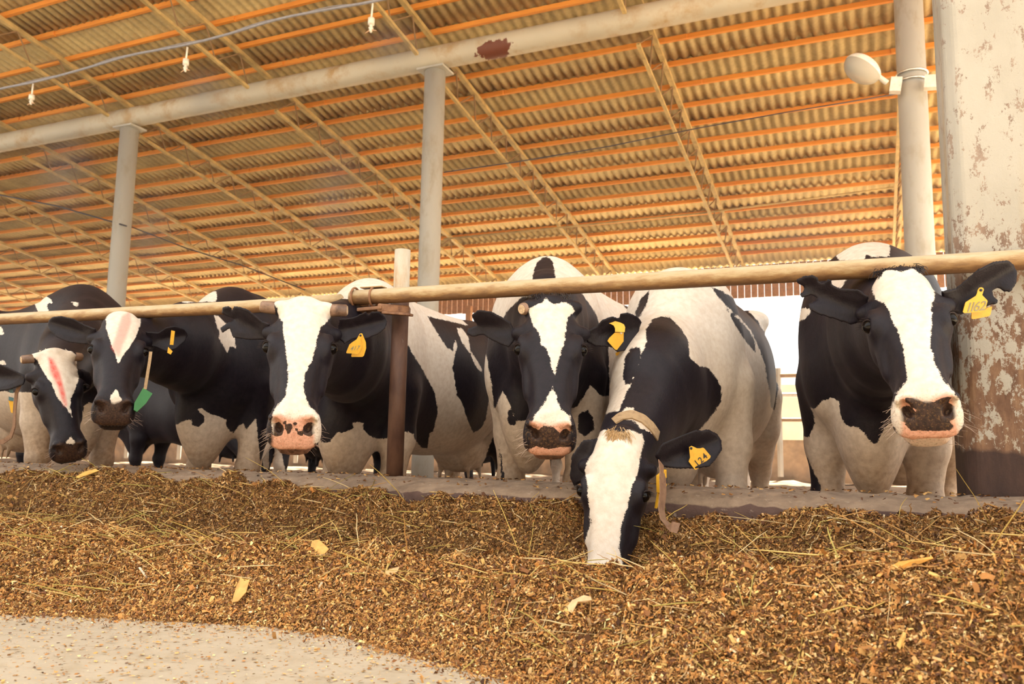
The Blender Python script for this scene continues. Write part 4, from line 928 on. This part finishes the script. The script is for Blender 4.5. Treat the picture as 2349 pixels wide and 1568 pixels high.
# ---- H : cow by the pillar
H_H = fit_head({'eyeL': (1990, 757), 'eyeR': (2186, 737), 'nosL': (2089, 938), 'nosR': (2170, 929), 'poll': (2058, 606), 'chin': (2112, 1012), 'mtop': (2121, 887)}, 2.20)
eH = [(-1, C5([(500, 330), (440, 290), (340, 285), (300, 265), (300, 240), (275, 235), (262, 255), (235, 255), (228, 230), (200, 212), (150, 220), (110, 240), (120, 265), (155, 280), (150, 300), (125, 320), (140, 340), (200, 325), (230, 345), (170, 370), (175, 400), (230, 430), (330, 460), (400, 485), (490, 470)]), (-.2, -.1)),
      (1, C5([(880, 300), (970, 285), (1020, 240), (1080, 180), (1170, 140), (1260, 132), (1310, 160), (1322, 200), (1300, 260), (1260, 310), (1230, 305), (1210, 285), (1180, 300), (1175, 330), (1195, 350), (1180, 370), (1140, 380), (1060, 410), (1000, 430), (930, 410)]), (-.02, -.1))]
wH = [C5([(570, 195), (620, 185), (700, 195), (770, 178), (820, 200), (860, 270), (865, 320), (845, 400), (848, 500), (840, 600), (870, 700), (900, 770), (960, 840), (1010, 900), (1030, 1010), (980, 1100), (880, 1160), (780, 1170), (680, 1110), (645, 1050), (610, 1020), (605, 980), (630, 920), (660, 860), (690, 820), (712, 790), (705, 680), (690, 600), (660, 520), (625, 440), (600, 380), (540, 350), (525, 290), (520, 230)])]
bH = [C5([(185, 935), (212, 945), (250, 905), (300, 880), (340, 900), (355, 990), (390, 1040), (450, 1040), (490, 1090), (530, 1137), (560, 1120), (590, 1050), (640, 1010), (1100, 1000), (1100, 1600), (250, 1600), (245, 1370), (200, 1270), (150, 1170), (80, 1100), (130, 1098), (182, 1095), (212, 1020), (200, 960)]),
      C5([(120, 470), (140, 395), (195, 398), (165, 450)]), C5([(300, 30), (620, 30), (620, 115), (520, 115), (490, 100), (480, 135), (340, 135)]), C5([(270, 225), (388, 228), (360, 282), (300, 300)]), C5([(60, 905), (118, 910), (115, 930), (60, 960)])]
spH = [C5([(700, 880), (760, 885), (800, 900), (860, 905), (930, 870), (955, 880), (940, 920), (925, 960), (950, 1010), (975, 1045), (940, 1060), (860, 1065), (740, 1060), (700, 1030), (715, 1000), (760, 990), (770, 950), (740, 935), (705, 905)]), C5([(960, 925), (978, 928), (975, 948), (962, 945)])]
cH = cow('cow beside the whitewashed pillar, tag 1162 and a ragged left-hand ear', H_H, dict(x=-.01, y=3.16, h=-6, s=.94, z=-.10, drop=.0, w=.98, nm=(-.02, 0, -.02)), ears=eH, hw_polys=wH, bw_polys=bH, spots=spH, dirt_shade=.95, legs=(-.02, .0, 0, 0))
tuft(cH, H_H, [(-.05, -.238, -.038), (.05, -.238, -.038)], M['hairblack'], 600, .032)
Ch = lambda p: zt(15.683, 2180, 640, p)
ear_tag(cH, Ch([(760, 1200), (1250, 1100), (1300, 1030), (1480, 980), (1500, 990), (1440, 1270), (1390, 1330), (830, 1440), (760, 1420), (750, 1380)]), lambda c_: sdepth(c_, 2249, 665, .006, 2.2), (.0, -.05), label='rear half of the yellow ear tag')
ear_tag(cH, Ch([(985, 390), (1040, 310), (1110, 292), (1180, 320), (1200, 380), (1170, 480), (1140, 570), (1325, 760), (1335, 800), (1240, 1120), (1160, 1170), (500, 1222), (445, 1180), (530, 870), (560, 820), (920, 595), (960, 500)]), 2.23, (.0, -.05), '1162', Ch([(620, 1030), (745, 1015), (905, 1000), (1120, 975)]), 5, .036, ink='ink_grey', shear=.35, label='yellow ear tag with handwritten number 1162', studs=Ch([(1090, 395)])[0])

# ---- C : dark-faced cow at the left
H_C = fit_head({'eyeL': (208, 806), 'eyeR': (335, 811), 'nosL': (235, 932), 'nosR': (283, 934), 'poll': (277, 706), 'chin': (258, 966), 'mtop': (264, 905)}, 3.52, (-.1, 0, 0))
eC = [(-1, C1([(760, 350), (680, 320), (600, 270), (500, 250), (420, 258), (370, 285), (362, 320), (400, 370), (470, 420), (560, 455), (650, 470), (740, 475)]), (-.2, -.1)),
      (1, C1([(1140, 370), (1240, 380), (1300, 340), (1370, 325), (1440, 350), (1472, 400), (1450, 450), (1380, 510), (1300, 530), (1220, 500), (1150, 490)]), (.3, -.1))]
wC = [C1([(830, 255), (860, 225), (930, 192), (1010, 200), (1070, 225), (1100, 270), (1095, 330), (1060, 420), (1010, 500), (960, 570), (928, 628), (900, 560), (880, 500), (855, 430), (828, 340)]), C1([(905, 818), (930, 870), (957, 910), (920, 950), (870, 965), (866, 890)])]
bC = [C2([(310, 235), (360, 265), (420, 330), (440, 350), (470, 420), (482, 510), (450, 490), (430, 500), (415, 545), (390, 500), (350, 430), (350, 380), (328, 320)]),
      C2([(-400, 1600), (-230, 1180), (-190, 1140), (-130, 1170), (-60, 1110), (0, 1112), (60, 1080), (130, 1058), (140, 1110), (190, 1122), (230, 1090), (240, 1040), (178, 985), (210, 972), (280, 1020), (350, 1038), (410, 1070), (400, 1110), (430, 1150), (462, 1172), (500, 1110), (540, 1093), (562, 1140), (640, 1050), (700, 1700), (-400, 1700)]), C2([(60, 60), (330, 60), (330, 140), (60, 150)])]
cC = cow('dark-faced cow with a small white forehead patch stained pink and a green collar tag', H_C, dict(x=-3.26, y=3.34, h=3, s=.99, z=-.09, w=1.03, drop=.0, nm=(.02, 0, 0)), ears=eC, hw_polys=wC, bw_polys=bC, dark_muzzle=True,
         reds=[(C1([(880, 500), (910, 420), (930, 350), (960, 260), (1010, 230), (1020, 300), (980, 420), (950, 480), (930, 560)]), 1)], coarse=True, dirt_shade=.9, crumbs=.25, redk=.62)
cC.data.materials[0] = M['coat']
tuft(cC, H_C, [(-.03, -.225, -.045), (.03, -.225, -.045)], M['hairtan'], 160, .03)
ear_tag(cC, C1([(1340, 365), (1368, 372), (1355, 480), (1328, 478)]), 3.42, (.8, 0), label='orange yellow ear tag seen edge-on')
ear_tag(cC, C1([(1315, 495), (1350, 530), (1335, 555), (1308, 540)]), 3.52, (.3, 0), label='orange yellow lower tag below the ear')
ear_tag(cC, C1([(1118, 818), (1170, 850), (1192, 862), (1140, 940), (1070, 1005), (1045, 990), (1050, 935)]), 3.40, (.5, .2), mat=M['green'], label='green plastic collar number block', th=.03)
p = collar_pts([(346, 806), (343, 830), (338, 860), (333, 892)], [3.46, 3.44, 3.42, 3.40])
strap_band(cC, p, .012, .005, M['canvas'], 'collar_strap', 'pale collar strap beside the cheek', nrm=[-CM[2]+CM[0]*.3]*40)

# ---- B : lowered head at the far left with red streak
H_B = fit_head({'poll': (122, 800), 'hornL': (66, 816), 'hornR': (176, 826), 'nosL': (143, 1028), 'nosR': (180, 1026), 'mtop': (166, 998), 'chin': (135, 1066)}, 3.60, (-.1, .30, .15), 40)
wB = [C1([(232, 540), (330, 505), (430, 485), (530, 510), (600, 560), (600, 650), (617, 740), (580, 850), (555, 900), (548, 960), (565, 1050), (520, 970), (450, 900), (400, 780), (330, 670), (290, 600)]), C1([(550, 1190), (585, 1235), (580, 1262), (513, 1250)])]
eB = [(-1, C1([(190, 720), (100, 665), (40, 630), (-20, 625), (-80, 650), (-110, 720), (-60, 800), (20, 840), (100, 830), (190, 790)]), (-.3, 0)),
      (1, C1([(570, 690), (640, 665), (700, 690), (730, 760), (700, 830), (640, 850), (580, 800)]), (.5, 0))]
bB = [C1([(265, 85), (345, 88), (400, 125), (412, 156), (372, 150), (366, 190), (392, 218), (300, 225), (272, 160)]), C1([(550, 140), (620, 150), (600, 190)]), C1([(590, 990), (650, 1000), (655, 960), (700, 920), (740, 950), (1000, 960), (985, 1090), (990, 1200), (1010, 1230), (1120, 1180), (1130, 1500), (-300, 1500), (-300, 860), (-40, 850), (50, 840), (70, 850), (590, 850)]), C1([(-30, 330), (10, 335), (35, 395), (0, 400), (-30, 400)]), C1([(-20, 610), (30, 600), (55, 630), (0, 640)])]
cB = cow('cow at the left edge lowering its head, red streak on a white forehead', H_B, dict(x=-4.12, y=3.36, h=66, s=1.04, z=-.09, drop=.0, nm=(.02, 0, .02)), ears=eB, hw_polys=wB, bw_polys=bB, dark_muzzle=True, coarse=True,
         reds=[(C1([(385, 580), (410, 600), (460, 700), (480, 780), (500, 850), (515, 950), (490, 900), (460, 800), (400, 690)]), 1)], hornlen={-1: (-.150, -.190, -.05), 1: (.135, -.19, -.06)}, dirt_shade=.9, crumbs=.25)
tuft(cB, H_B, [(-.05, -.225, -.045), (.05, -.225, -.045)], plain('white_hair', (.7, .62, .5), .6), 220, .022)
ear_tag(cB, zt(6.535, 0, 840, [(128, 510), (200, 520), (190, 700), (165, 690)]), 3.66, (.3, 0), label='orange yellow collar tag')
ear_tag(cB, zt(6.535, 0, 840, [(130, 450), (205, 470), (200, 520), (130, 510)]), 3.655, (.3, 0), mat=M['blue'], label='dark blue buckle')
ear_tag(cB, zt(6.535, 0, 840, [(125, 350), (195, 325), (200, 400), (150, 395)]), 3.67, (.3, 0), mat=M['blue'], label='dark blue clip')
p = collar_pts([(46, 880), (38, 900), (34, 940), (33, 975), (25, 1000), (8, 1012), (-20, 1018)], [3.66, 3.66, 3.66, 3.65, 3.66, 3.70, 3.8])
strap_band(cB, p, .022, .004, M['leather'], 'collar', 'hanging brown collar strap', nrm=[-CM[2]+CM[0]*-.6]*40)
#@@BACK
# background cows
def headpose(pos, fwd, down=.55, s=1.0):
    fwd = np.array(fwd, float); fwd /= np.linalg.norm(fwd); A_ = fwd*math.cos(down)+np.array([0, 0, -1])*math.sin(down); S = np.cross(np.array([0, 0, 1.]), fwd); N = np.cross(A_, S)
    if N[2] < 0: N = -N
    return dict(o=np.array(pos, float), s=s, S=S, A=A_, N=N)
def bgcow(label, x, y, h, z=-.1, white=False, bwp=(), bbp=(), hz=1.0, s=.94, **k):
    z = -.1
    hd = math.radians(h); f = np.array([math.sin(hd), -math.cos(hd), 0]); H = headpose(np.array([x, y, z+hz])+f*.62, f, .7)
    return cow(label, H, dict(x=x, y=y, h=h, z=z, s=s), body_white=white, bw_polys=bwp, bb_polys=bbp, coarse=2, nofine=True, dark_muzzle=True, **k)
bgcow('far black cow in the dimness behind the left cows', -9.2, 7.0, 100, .0, hz=.9)
bgcow('dark cow with a white chest diamond half hidden behind the sawn-horned cow', -4.75, 5.5, 12, .0, bwp=[C2([(650, 690), (675, 690), (693, 755), (660, 840), (645, 800)]), C2([(560, 1000), (640, 985), (670, 950), (760, 975), (900, 1600), (400, 1600)])])
bgcow('distant black and white cow glimpsed between the legs left of the feeding cow', -2.85, 8.4, 150, .0, bwp=[C3([(900, 1290), (980, 1300), (960, 1430), (930, 1420)]), C3([(1020, 1380), (1150, 1380), (1150, 1540), (1020, 1540)])], hz=.7)
bgcow('pale cow standing behind the feeding cow near the bright opening', -1.32, 5.9, -4, .0, True, hz=1.1, s=.98)
bgcow('distant dark cow standing sideways, seen between the legs of the left cows', -7.0, 6.3, -88, .0, bwp=[C2([(660, 1230), (740, 1230), (740, 1450), (700, 1450)])], hz=.7)
# ------------------------------------------------------------------ feed
#@@FEED
def vnoise(X, Y, sc, seed):
    r = np.random.default_rng(seed); G = r.standard_normal((64, 64)); x = X*sc; y = Y*sc
    xi = np.floor(x).astype(int); yi = np.floor(y).astype(int); fx = x-xi; fy = y-yi; fx = fx*fx*(3-2*fx); fy = fy*fy*(3-2*fy); g = lambda a, b: G[a % 64, b % 64]
    return (g(xi, yi)*(1-fx)+g(xi+1, yi)*fx)*(1-fy)+(g(xi, yi+1)*(1-fx)+g(xi+1, yi+1)*fx)*fy
def ctrl(pairs): a = np.array(pairs); return lambda X: np.interp(X, a[:, 0], a[:, 1])
edge = ctrl([(-4.5, 1.52), (-3, 1.54), (-2.17, 1.56), (-1.83, 1.68), (-1.47, 1.78), (-1.2, 1.78), (-.96, 1.69), (-.61, 1.58), (-.2, 1.42), (.3, 1.25), (1, 1.1)])
def crest_pt(px, py, Y): q = atY(px, py, Y); return q[0], q[2]
cpx = [(0, 1200, 1.98), (250, 1215, 2.02), (430, 1235, 2.05), (560, 1228, 2.05), (640, 1222, 2.05), (740, 1250, 2.03), (1000, 1270, 1.98), (1330, 1295, 1.94), (1640, 1288, 1.93), (1800, 1285, 1.93), (2000, 1275, 1.92), (2349, 1262, 1.90)]
cr = np.array([crest_pt(*p) for p in cpx]); crestz = ctrl([(-6, .19)]+[tuple(c) for c in cr]+[(1.5, .18)])
bpx = [(0, 1088), (250, 1080), (400, 1096), (700, 1112), (830, 1128), (900, 1152), (1000, 1150), (1100, 1122), (1180, 1150), (1300, 1162), (1450, 1180), (1560, 1187), (1720, 1196), (1800, 1172), (1900, 1158), (2000, 1172), (2200, 1182), (2349, 1176)]
br_ = np.array([crest_pt(x, y, 2.545) for x, y in bpx]); backz = ctrl([(-6, .31)]+[tuple(c) for c in br_]+[(1.5, .30)])
tpx = ctrl([(-6, .03), (-2.6, .03), (-2.2, .07), (-1.9, .11), (-1.5, .12), (-1.2, .14), (-.9, .16), (-.5, .16), (-.3, .15), (-.15, .08), (.3, .04), (1.5, .03)])   # trough depth
def feedz(X, Y):
    e = edge(X)+.05*vnoise(X, Y*0, 3, 3)*.6; yc = np.interp(X, [-6, -2, -.6, .3, 1.5], [2.05, 2.05, 1.95, 1.93, 1.90]); yt = yc+.16; zc = crestz(X); zt_ = zc-tpx(X); zb = backz(X)
    s = lambda t: t*t*(3-2*t)
    t1 = np.clip((Y-e)/(yc-e), 0, 1); z = zc*(np.sin(t1*math.pi/2)*.75+.25*t1)
    z = np.where(Y > yc, zc+(zt_-zc)*s(np.clip((Y-yc)/(yt-yc), 0, 1)), z)
    z = np.where(Y > yt, zt_+(zb-zt_)*s(np.clip((Y-yt)/(2.56-yt), 0, 1))**.9, z)
    pit = np.exp(-(((X+.60)/.24)**2+((Y-2.16)/.14)**2)); z = np.where(Y > yc, np.maximum(z-pit*.10, .02), z)
    amp = np.clip((Y-e)/.12, 0, 1)
    z = z+amp*(.010*vnoise(X, Y, 5, 1)+.010*vnoise(X, Y, 11, 2)+.009*vnoise(X, Y, 26, 4)+.005*vnoise(X, Y, 60, 5))
    return np.where(Y < e, -.02, z)
def feed():
    V = []; F = []; C = []; base = 0
    xs = np.arange(-6.5, 1.35, .0125); ys = np.arange(1.1, 2.575, .0125)
    X, Y = np.meshgrid(xs, ys, indexing='ij'); Z = feedz(X, Y)-.004+rng.uniform(-.003, .003, X.shape)
    V0 = np.stack([X, Y, Z], -1).reshape(-1, 3); idx = np.arange(len(V0)).reshape(X.shape)
    F0 = np.stack([idx[:-1, :-1], idx[1:, :-1], idx[1:, 1:], idx[:-1, 1:]], -1).reshape(-1, 4)
    keep = (V0[F0][:, :, 2].max(1) > -.015); F0 = F0[keep]
    pal = np.array([(.60, .36, .13), (.48, .25, .08), (.34, .16, .05), (.20, .09, .035), (.12, .055, .03), (.72, .50, .24), (.45, .30, .10), (.64, .42, .20), (.55, .25, .07), (.80, .66, .44)])
    pw = np.array([.14, .18, .18, .16, .13, .05, .06, .06, .04, .008]); pw /= pw.sum()
    nF0 = len(F0)
    C0 = np.array([.16, .08, .03])*(.5+rng.random((len(V0), 1))*1.0); 
    # chips: bent little plates, oriented along the surface
    def place(n, xr, smin_, smax_, asp, lift, palw=pw, region='pile', cull=True):
        Xc = xr[0]+(xr[1]-xr[0])*rng.random(n*2); Yc = rng.uniform(1.1, 2.56, n*2)
        if region == 'edge': Yc = edge(Xc)-.03+rng.exponential(.09, n*2)
        e = edge(Xc)
        if region == 'pile': ok = Yc > e-.0-rng.exponential(.035, n*2)
        elif region == 'edge': ok = (Yc < 2.5) & (Yc > e-.06*rng.random(n*2)**2)
        else: ok = (Yc < e)
        Xc, Yc = Xc[ok][:n], Yc[ok][:n]; n = len(Xc); h = .012
        z = np.maximum(feedz(Xc, Yc), 0); gx = (np.maximum(feedz(Xc+h, Yc), 0)-z)/h; gy = (np.maximum(feedz(Xc, Yc+h), 0)-z)/h
        N = np.stack([-gx, -gy, np.ones(n)], -1)+rng.normal(0, .8 if region != 'floor' else .12, (n, 3)); N /= np.linalg.norm(N, axis=1)[:, None]
        a = rng.normal(size=(n, 3)); a -= N*(a*N).sum(1)[:, None]; a /= np.linalg.norm(a, axis=1)[:, None]; b = np.cross(N, a)
        L = rng.uniform(0, 1, n)**2.2*(smax_-smin_)+smin_; W = L*rng.uniform(*asp, n); H = L*rng.uniform(-.05, .22, n)
        c = np.stack([Xc, Yc, z+lift+rng.uniform(-.003, .004, n)], -1)
        q = lambda u, v, w_: c+a*(L*u)[:, None]+b*(W*v)[:, None]+N*(H*w_)[:, None]
        j = rng.uniform(-.25, .25, (4, n))
        v = np.stack([q(-.5, -.5+j[0], 0), q(-.5+j[1]*.3, .5, 0), q(0+j[1], .55, 1), q(j[2], -.45, 1), q(.5, .5+j[2], 0), q(.5+j[3]*.5, -.5, 0)], 1).reshape(-1, 3)
        i = np.arange(n)*6; f = np.concatenate([np.stack([i, i+1, i+2, i+3], -1), np.stack([i+3, i+2, i+4, i+5], -1)])
        col = pal[rng.choice(len(pal), n, p=palw)]*rng.uniform(.45, 1.6, (n, 1))*np.array([1.06, 1.03, 1.0]); trough_shade = np.clip((Yc-np.interp(Xc, [-6, -2, -.6, .3, 1.5], [2.05, 2.05, 1.95, 1.93, 1.90])-.02+.05*vnoise(Xc, Yc, 9, 8))/.07, 0, 1); col = col*(1.12-.40*trough_shade*np.clip((2.75-Yc)/.3, .5, 1))[:, None]; return v, f, np.repeat(np.clip(col, 0, 1), 6, 0)  # shade painted into chip colour: darker behind the crest, lighter in front
    def add(v, f, c):
        nonlocal base
        V.append(v); F.append(f+base); C.append(c); base += len(v)
    add(V0, F0, C0)
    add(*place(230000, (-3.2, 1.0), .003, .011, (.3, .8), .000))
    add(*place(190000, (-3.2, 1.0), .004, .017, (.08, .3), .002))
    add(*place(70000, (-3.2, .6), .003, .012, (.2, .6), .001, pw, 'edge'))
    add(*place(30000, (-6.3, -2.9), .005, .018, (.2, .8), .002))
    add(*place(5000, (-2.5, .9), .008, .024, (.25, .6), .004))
    V_ = np.concatenate(V); F_ = np.concatenate(F); C_ = np.concatenate(C); C4_ = np.concatenate([C_, np.ones((len(C_), 1))], 1)
    mi = np.ones(len(F_), np.int32); mi[:nF0] = 0
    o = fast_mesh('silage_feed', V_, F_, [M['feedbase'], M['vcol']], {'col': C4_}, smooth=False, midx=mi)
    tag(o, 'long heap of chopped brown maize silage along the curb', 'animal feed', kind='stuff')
    V.clear(); F.clear(); C.clear(); base = 0
    pwf = np.array([.2, .2, .1, .06, .04, .12, .06, .14, .04, .04]); pwf /= pwf.sum()
    add(*place(9000, (-3, .3), .003, .010, (.35, .9), .0015, pwf, 'floor'))
    V_ = np.concatenate(V); C_ = np.concatenate(C)
    o = fast_mesh('spilled_crumbs', V_, np.concatenate(F), M['vcol'], {'col': np.concatenate([C_, np.ones((len(C_), 1))], 1)}, smooth=False)
    tag(o, 'crumbs of feed scattered on the concrete in front of the heap', 'feed crumbs', kind='stuff')
    # long straws
    g = MB(); cols = []; n_ = 0
    sp = [(.78, .55, .20), (.62, .45, .13), (.50, .42, .12), (.80, .62, .34), (.55, .30, .10)]
    for k in range(1300):
        x = random.uniform(-3.4, 1.1); y = random.uniform(edge(x)+.02, 2.56); L = random.uniform(.03, .16)*(1 if random.random() < .8 else 1.4); an = random.uniform(0, 2*math.pi); el = abs(random.gauss(0, .32))
        d = np.array([math.cos(an), math.sin(an), 0]); pts = []; z0 = float(feedz(np.array([x]), np.array([y]))[0])
        for i, t_ in enumerate(np.linspace(0, 1, 5)):
            p_ = np.array([x, y, 0])+d*L*t_; p_[1] = min(p_[1], 2.535); zz = float(feedz(np.array([p_[0]]), np.array([min(p_[1], 2.55)]))[0]); bend = random.gauss(0, .002)
            p_[2] = max(z0+.004+L*t_*math.tan(el)-.25*L*t_*t_*el, max(zz, 0)+.004); p_ += np.array([-d[1], d[0], 0])*bend; pts.append(p_)
        r = random.uniform(.0006, .0017); g.tube(pts, [r, r, r, r*.9, r*.5], 4, False); c = np.array(random.choice(sp))*random.uniform(.75, 1.1); cols += [(*c, 1)]*(len(pts)*4)
    o = g.obj('loose_straw', M['vcol']); at = o.data.attributes.new('col', 'FLOAT_COLOR', 'POINT'); at.data.foreach_set('color', np.array(cols, np.float32).ravel())
    tag(o, 'long yellow grass and straw stalks strewn over the silage heap', 'straw', kind='stuff')
    # stray bits on the curb top
    v, f, c = [], [], []
    n = 900; X_ = rng.uniform(-5, .8, n); Y_ = rng.choice([2.62, 2.70, 2.80, 2.86], n)+rng.normal(0, .03, n); Y_ = np.clip(Y_, 2.60, 2.885)
    a = rng.normal(size=(n, 3)); a[:, 2] *= .2; a /= np.linalg.norm(a, axis=1)[:, None]; b = np.cross(a, [0, 0, 1.]); L = rng.uniform(.003, .008, n)[:, None]; W = L*.5
    c0 = np.stack([X_, Y_, np.interp(Y_, [2.6, 2.7, 2.88], [CZ-.014, CZ+.004, CZ+.002])], -1)
    v = np.stack([c0-a*L-b*W, c0+a*L-b*W, c0+a*L+b*W+np.array([0, 0, .004]), c0-a*L+b*W+np.array([0, 0, .002])], 1).reshape(-1, 3)
    f = np.arange(n*4).reshape(-1, 4); c = np.repeat(pal[rng.choice(5, n)], 4, 0)
    o = fast_mesh('curb_litter', v, f, M['vcol'], {'col': np.concatenate([c, np.ones((len(c), 1))], 1)}, smooth=False); tag(o, 'brown crumbs of feed lying on top of the curb', 'feed crumbs', kind='stuff')
feed()
# prominent husks
def husk(px, py, poly, Y, lab, col, curl=.3, name='maize_husk'):
    mt = plain('husk', col, .7, var=.25, scale=30); P = []; zc = []
    q = np.array([atY(x, y, Y) for x, y in poly]); c = q.mean(0)
    q[:, 1] += (q[:, 2]-c[2])*.8
    g = MB(); k = len(q); ctr = c+np.array([0, -.006, .004]); n = np.array([0, -.8, .6])
    V = np.concatenate([q, [ctr], q-n*.002, [ctr-n*.002]]); F = [(i, (i+1) % k, k) for i in range(k)]+[((i+1) % k+k+1, i+k+1, 2*k+1) for i in range(k)]+[(i, i+k+1, (i+1) % k+k+1, (i+1) % k) for i in range(k)]
    o = g.add(V, F).obj(name, mt, loc=tuple(c)); tag(o, lab, 'husk')
L1 = lambda p: zt(2.936, 0, 1040, p); L2 = lambda p: zt(2.936, 800, 1080, p); L3 = lambda p: zt(3.136, 1600, 1080, p)
def fy(px, py):
    # first point along the view ray that meets the heap
    d = ray(px, py)
    for Y in np.arange(1.15, 2.6, .01):
        p = CO+d*(Y/d[1])
        if p[2] <= max(float(feedz(np.array([p[0]]), np.array([Y]))[0]), 0)+.006: return Y-.01
    return 2.5
for poly, lab, col in ((L1([(1582, 835), (1620, 860), (1648, 850), (1664, 930), (1640, 985), (1605, 990), (1590, 920)]), 'upright orange-tan maize husk flake low on the left of the heap', (.80, .45, .14)),
                       (L2([(1480, 905), (1500, 870), (1570, 840), (1620, 850), (1630, 870), (1590, 885), (1540, 890), (1520, 945), (1490, 935)]), 'curled pale husk in front of the feeding cow', (.80, .55, .30)),
                       (L3([(1430, 1245), (1480, 1160), (1503, 1170), (1500, 1200), (1455, 1272)]), 'short yellow-tan piece of cane at the lower right', (.78, .48, .14)),
                       (L3([(1370, 690), (1450, 650), (1690, 618), (1700, 630), (1560, 680), (1400, 712)]), 'long orange husk strip lying on the right of the heap', (.75, .38, .08)),
                       (L1([(2080, 590), (2120, 580), (2215, 640), (2200, 670), (2140, 690), (2095, 640)]), 'torn yellow husk lump on the crest left of centre', (.72, .42, .12)),
                       (L2([(245, 670), (290, 655), (330, 645), (325, 680), (290, 700), (262, 690)]), 'small curled tan husk on the crest left of the feeding cow', (.78, .52, .26)),
                       (L1([(520, 160), (560, 120), (620, 100), (650, 115), (600, 140), (545, 165)]), 'yellow leaf scrap at the top of the heap below the left cows', (.78, .48, .12)),
                       (L1([(908, 770), (920, 766), (1032, 850), (1024, 860)]), 'thin pale stick on the left part of the heap', (.82, .72, .55))):
    c = np.mean(poly, 0); husk(0, 0, poly, fy(*c)-.004, lab, col)
# ------------------------------------------------------------------ misting line, cables
YM = 7.0
def mist():
    pts = [(-30, 213), (0, 203), (90, 186), (210, 153), (300, 125), (420, 105), (530, 77), (640, 42), (760, 20), (850, 5), (960, -20)]
    P = np.array([atY(x, y, YM) for x, y in pts]); t = np.linspace(0, len(P)-1, 60); P = np.array([np.interp(t, range(len(P)), P[:, i]) for i in range(3)]).T
    k = np.ones(5)/5; Q = P.copy(); Q[2:-2] = np.array([np.convolve(P[:, i], k, 'valid') for i in range(3)]).T
    o = MB().tube(Q, .016, 10).obj('misting_hose', M['hose'], smooth=True, loc=tuple(Q[0])); tag(o, 'grey misting hose hung across the upper left under the roof', 'hose')
    o = MB().tube(Q+np.array([0, .02, .03])+np.stack([np.zeros(60), np.zeros(60), .012*np.sin(np.arange(60)*.7)], -1), .005, 6).obj('support_wire', M['hose'], smooth=True, loc=tuple(Q[0])); tag(o, 'thin wire holding up the misting hose', 'wire')
    for (px, y0, y1, y2, lab) in ((73, 192, 218, 250, 'white misting nozzle hanging leftmost on the hose'), (427, 108, 136, 175, 'white misting nozzle in the middle of the hose'), (852, 8, 42, 85, 'white misting nozzle rightmost on the hose')):
        a, b, c = atY(px+3, y0, YM), atY(px, y1, YM), atY(px-2, y2-10, YM); e = empty('mist_nozzle', tuple(a), lab, 'nozzle', 'misting nozzles on the hose')
        MB().tube([a, b], .011, 8).obj('drop_tube', M['nozzle'], e, smooth=True)
        d = np.array([0, 0, -1.]); L = b[2]-c[2]
        MB().tube([b, b+d*.001, b+d*L*.45, b+d*L*.46, b+d*L*.65, b+d*L*.66, b+d*L], [.015, .036, .036, .018, .018, .028, .010], 12).obj('body', M['nozzle'], e, smooth=True)
        for s_ in (-1, 1): MB().tube([b+d*L*.8, b+d*L*.95+np.array([s_*.07, 0, 0])], [.010, .004], 8).obj('spray_tip', plain('tan_tip', (.6, .36, .2), .5), e)
mist()
def wire(pts, Y, r, lab, mat='black_cable'):
    P = np.array([atY(x, y, yy) for (x, y), yy in zip(pts, Y)]); o = MB().tube(P, r, 6).obj('cable', M[mat], smooth=True, loc=tuple(P[0])); tag(o, lab, 'cable')
wire([(1018, 395), (1180, 372), (1400, 335), (1600, 294), (1800, 258), (2060, 215)], [9.7, 10, 10.3, 10.6, 10.8, 11], .008, 'thin dark cable sloping across the roof right of the middle column')
wire([(-10, 445), (130, 472), (255, 508), (290, 518)], [9.5, 9.6, 9.7, 9.6], .014, 'dark cable running to the left column')
wire([(296, 518), (430, 570), (560, 610), (700, 665)], [9.9, 10.5, 11, 11.5], .010, 'dark cable running right from the left column')
wire([(1018, 548), (1300, 520), (1600, 490), (2050, 430)], [15, 15.2, 15.4, 15.6], .02, 'faint pale cable low under the roof', 'truss')
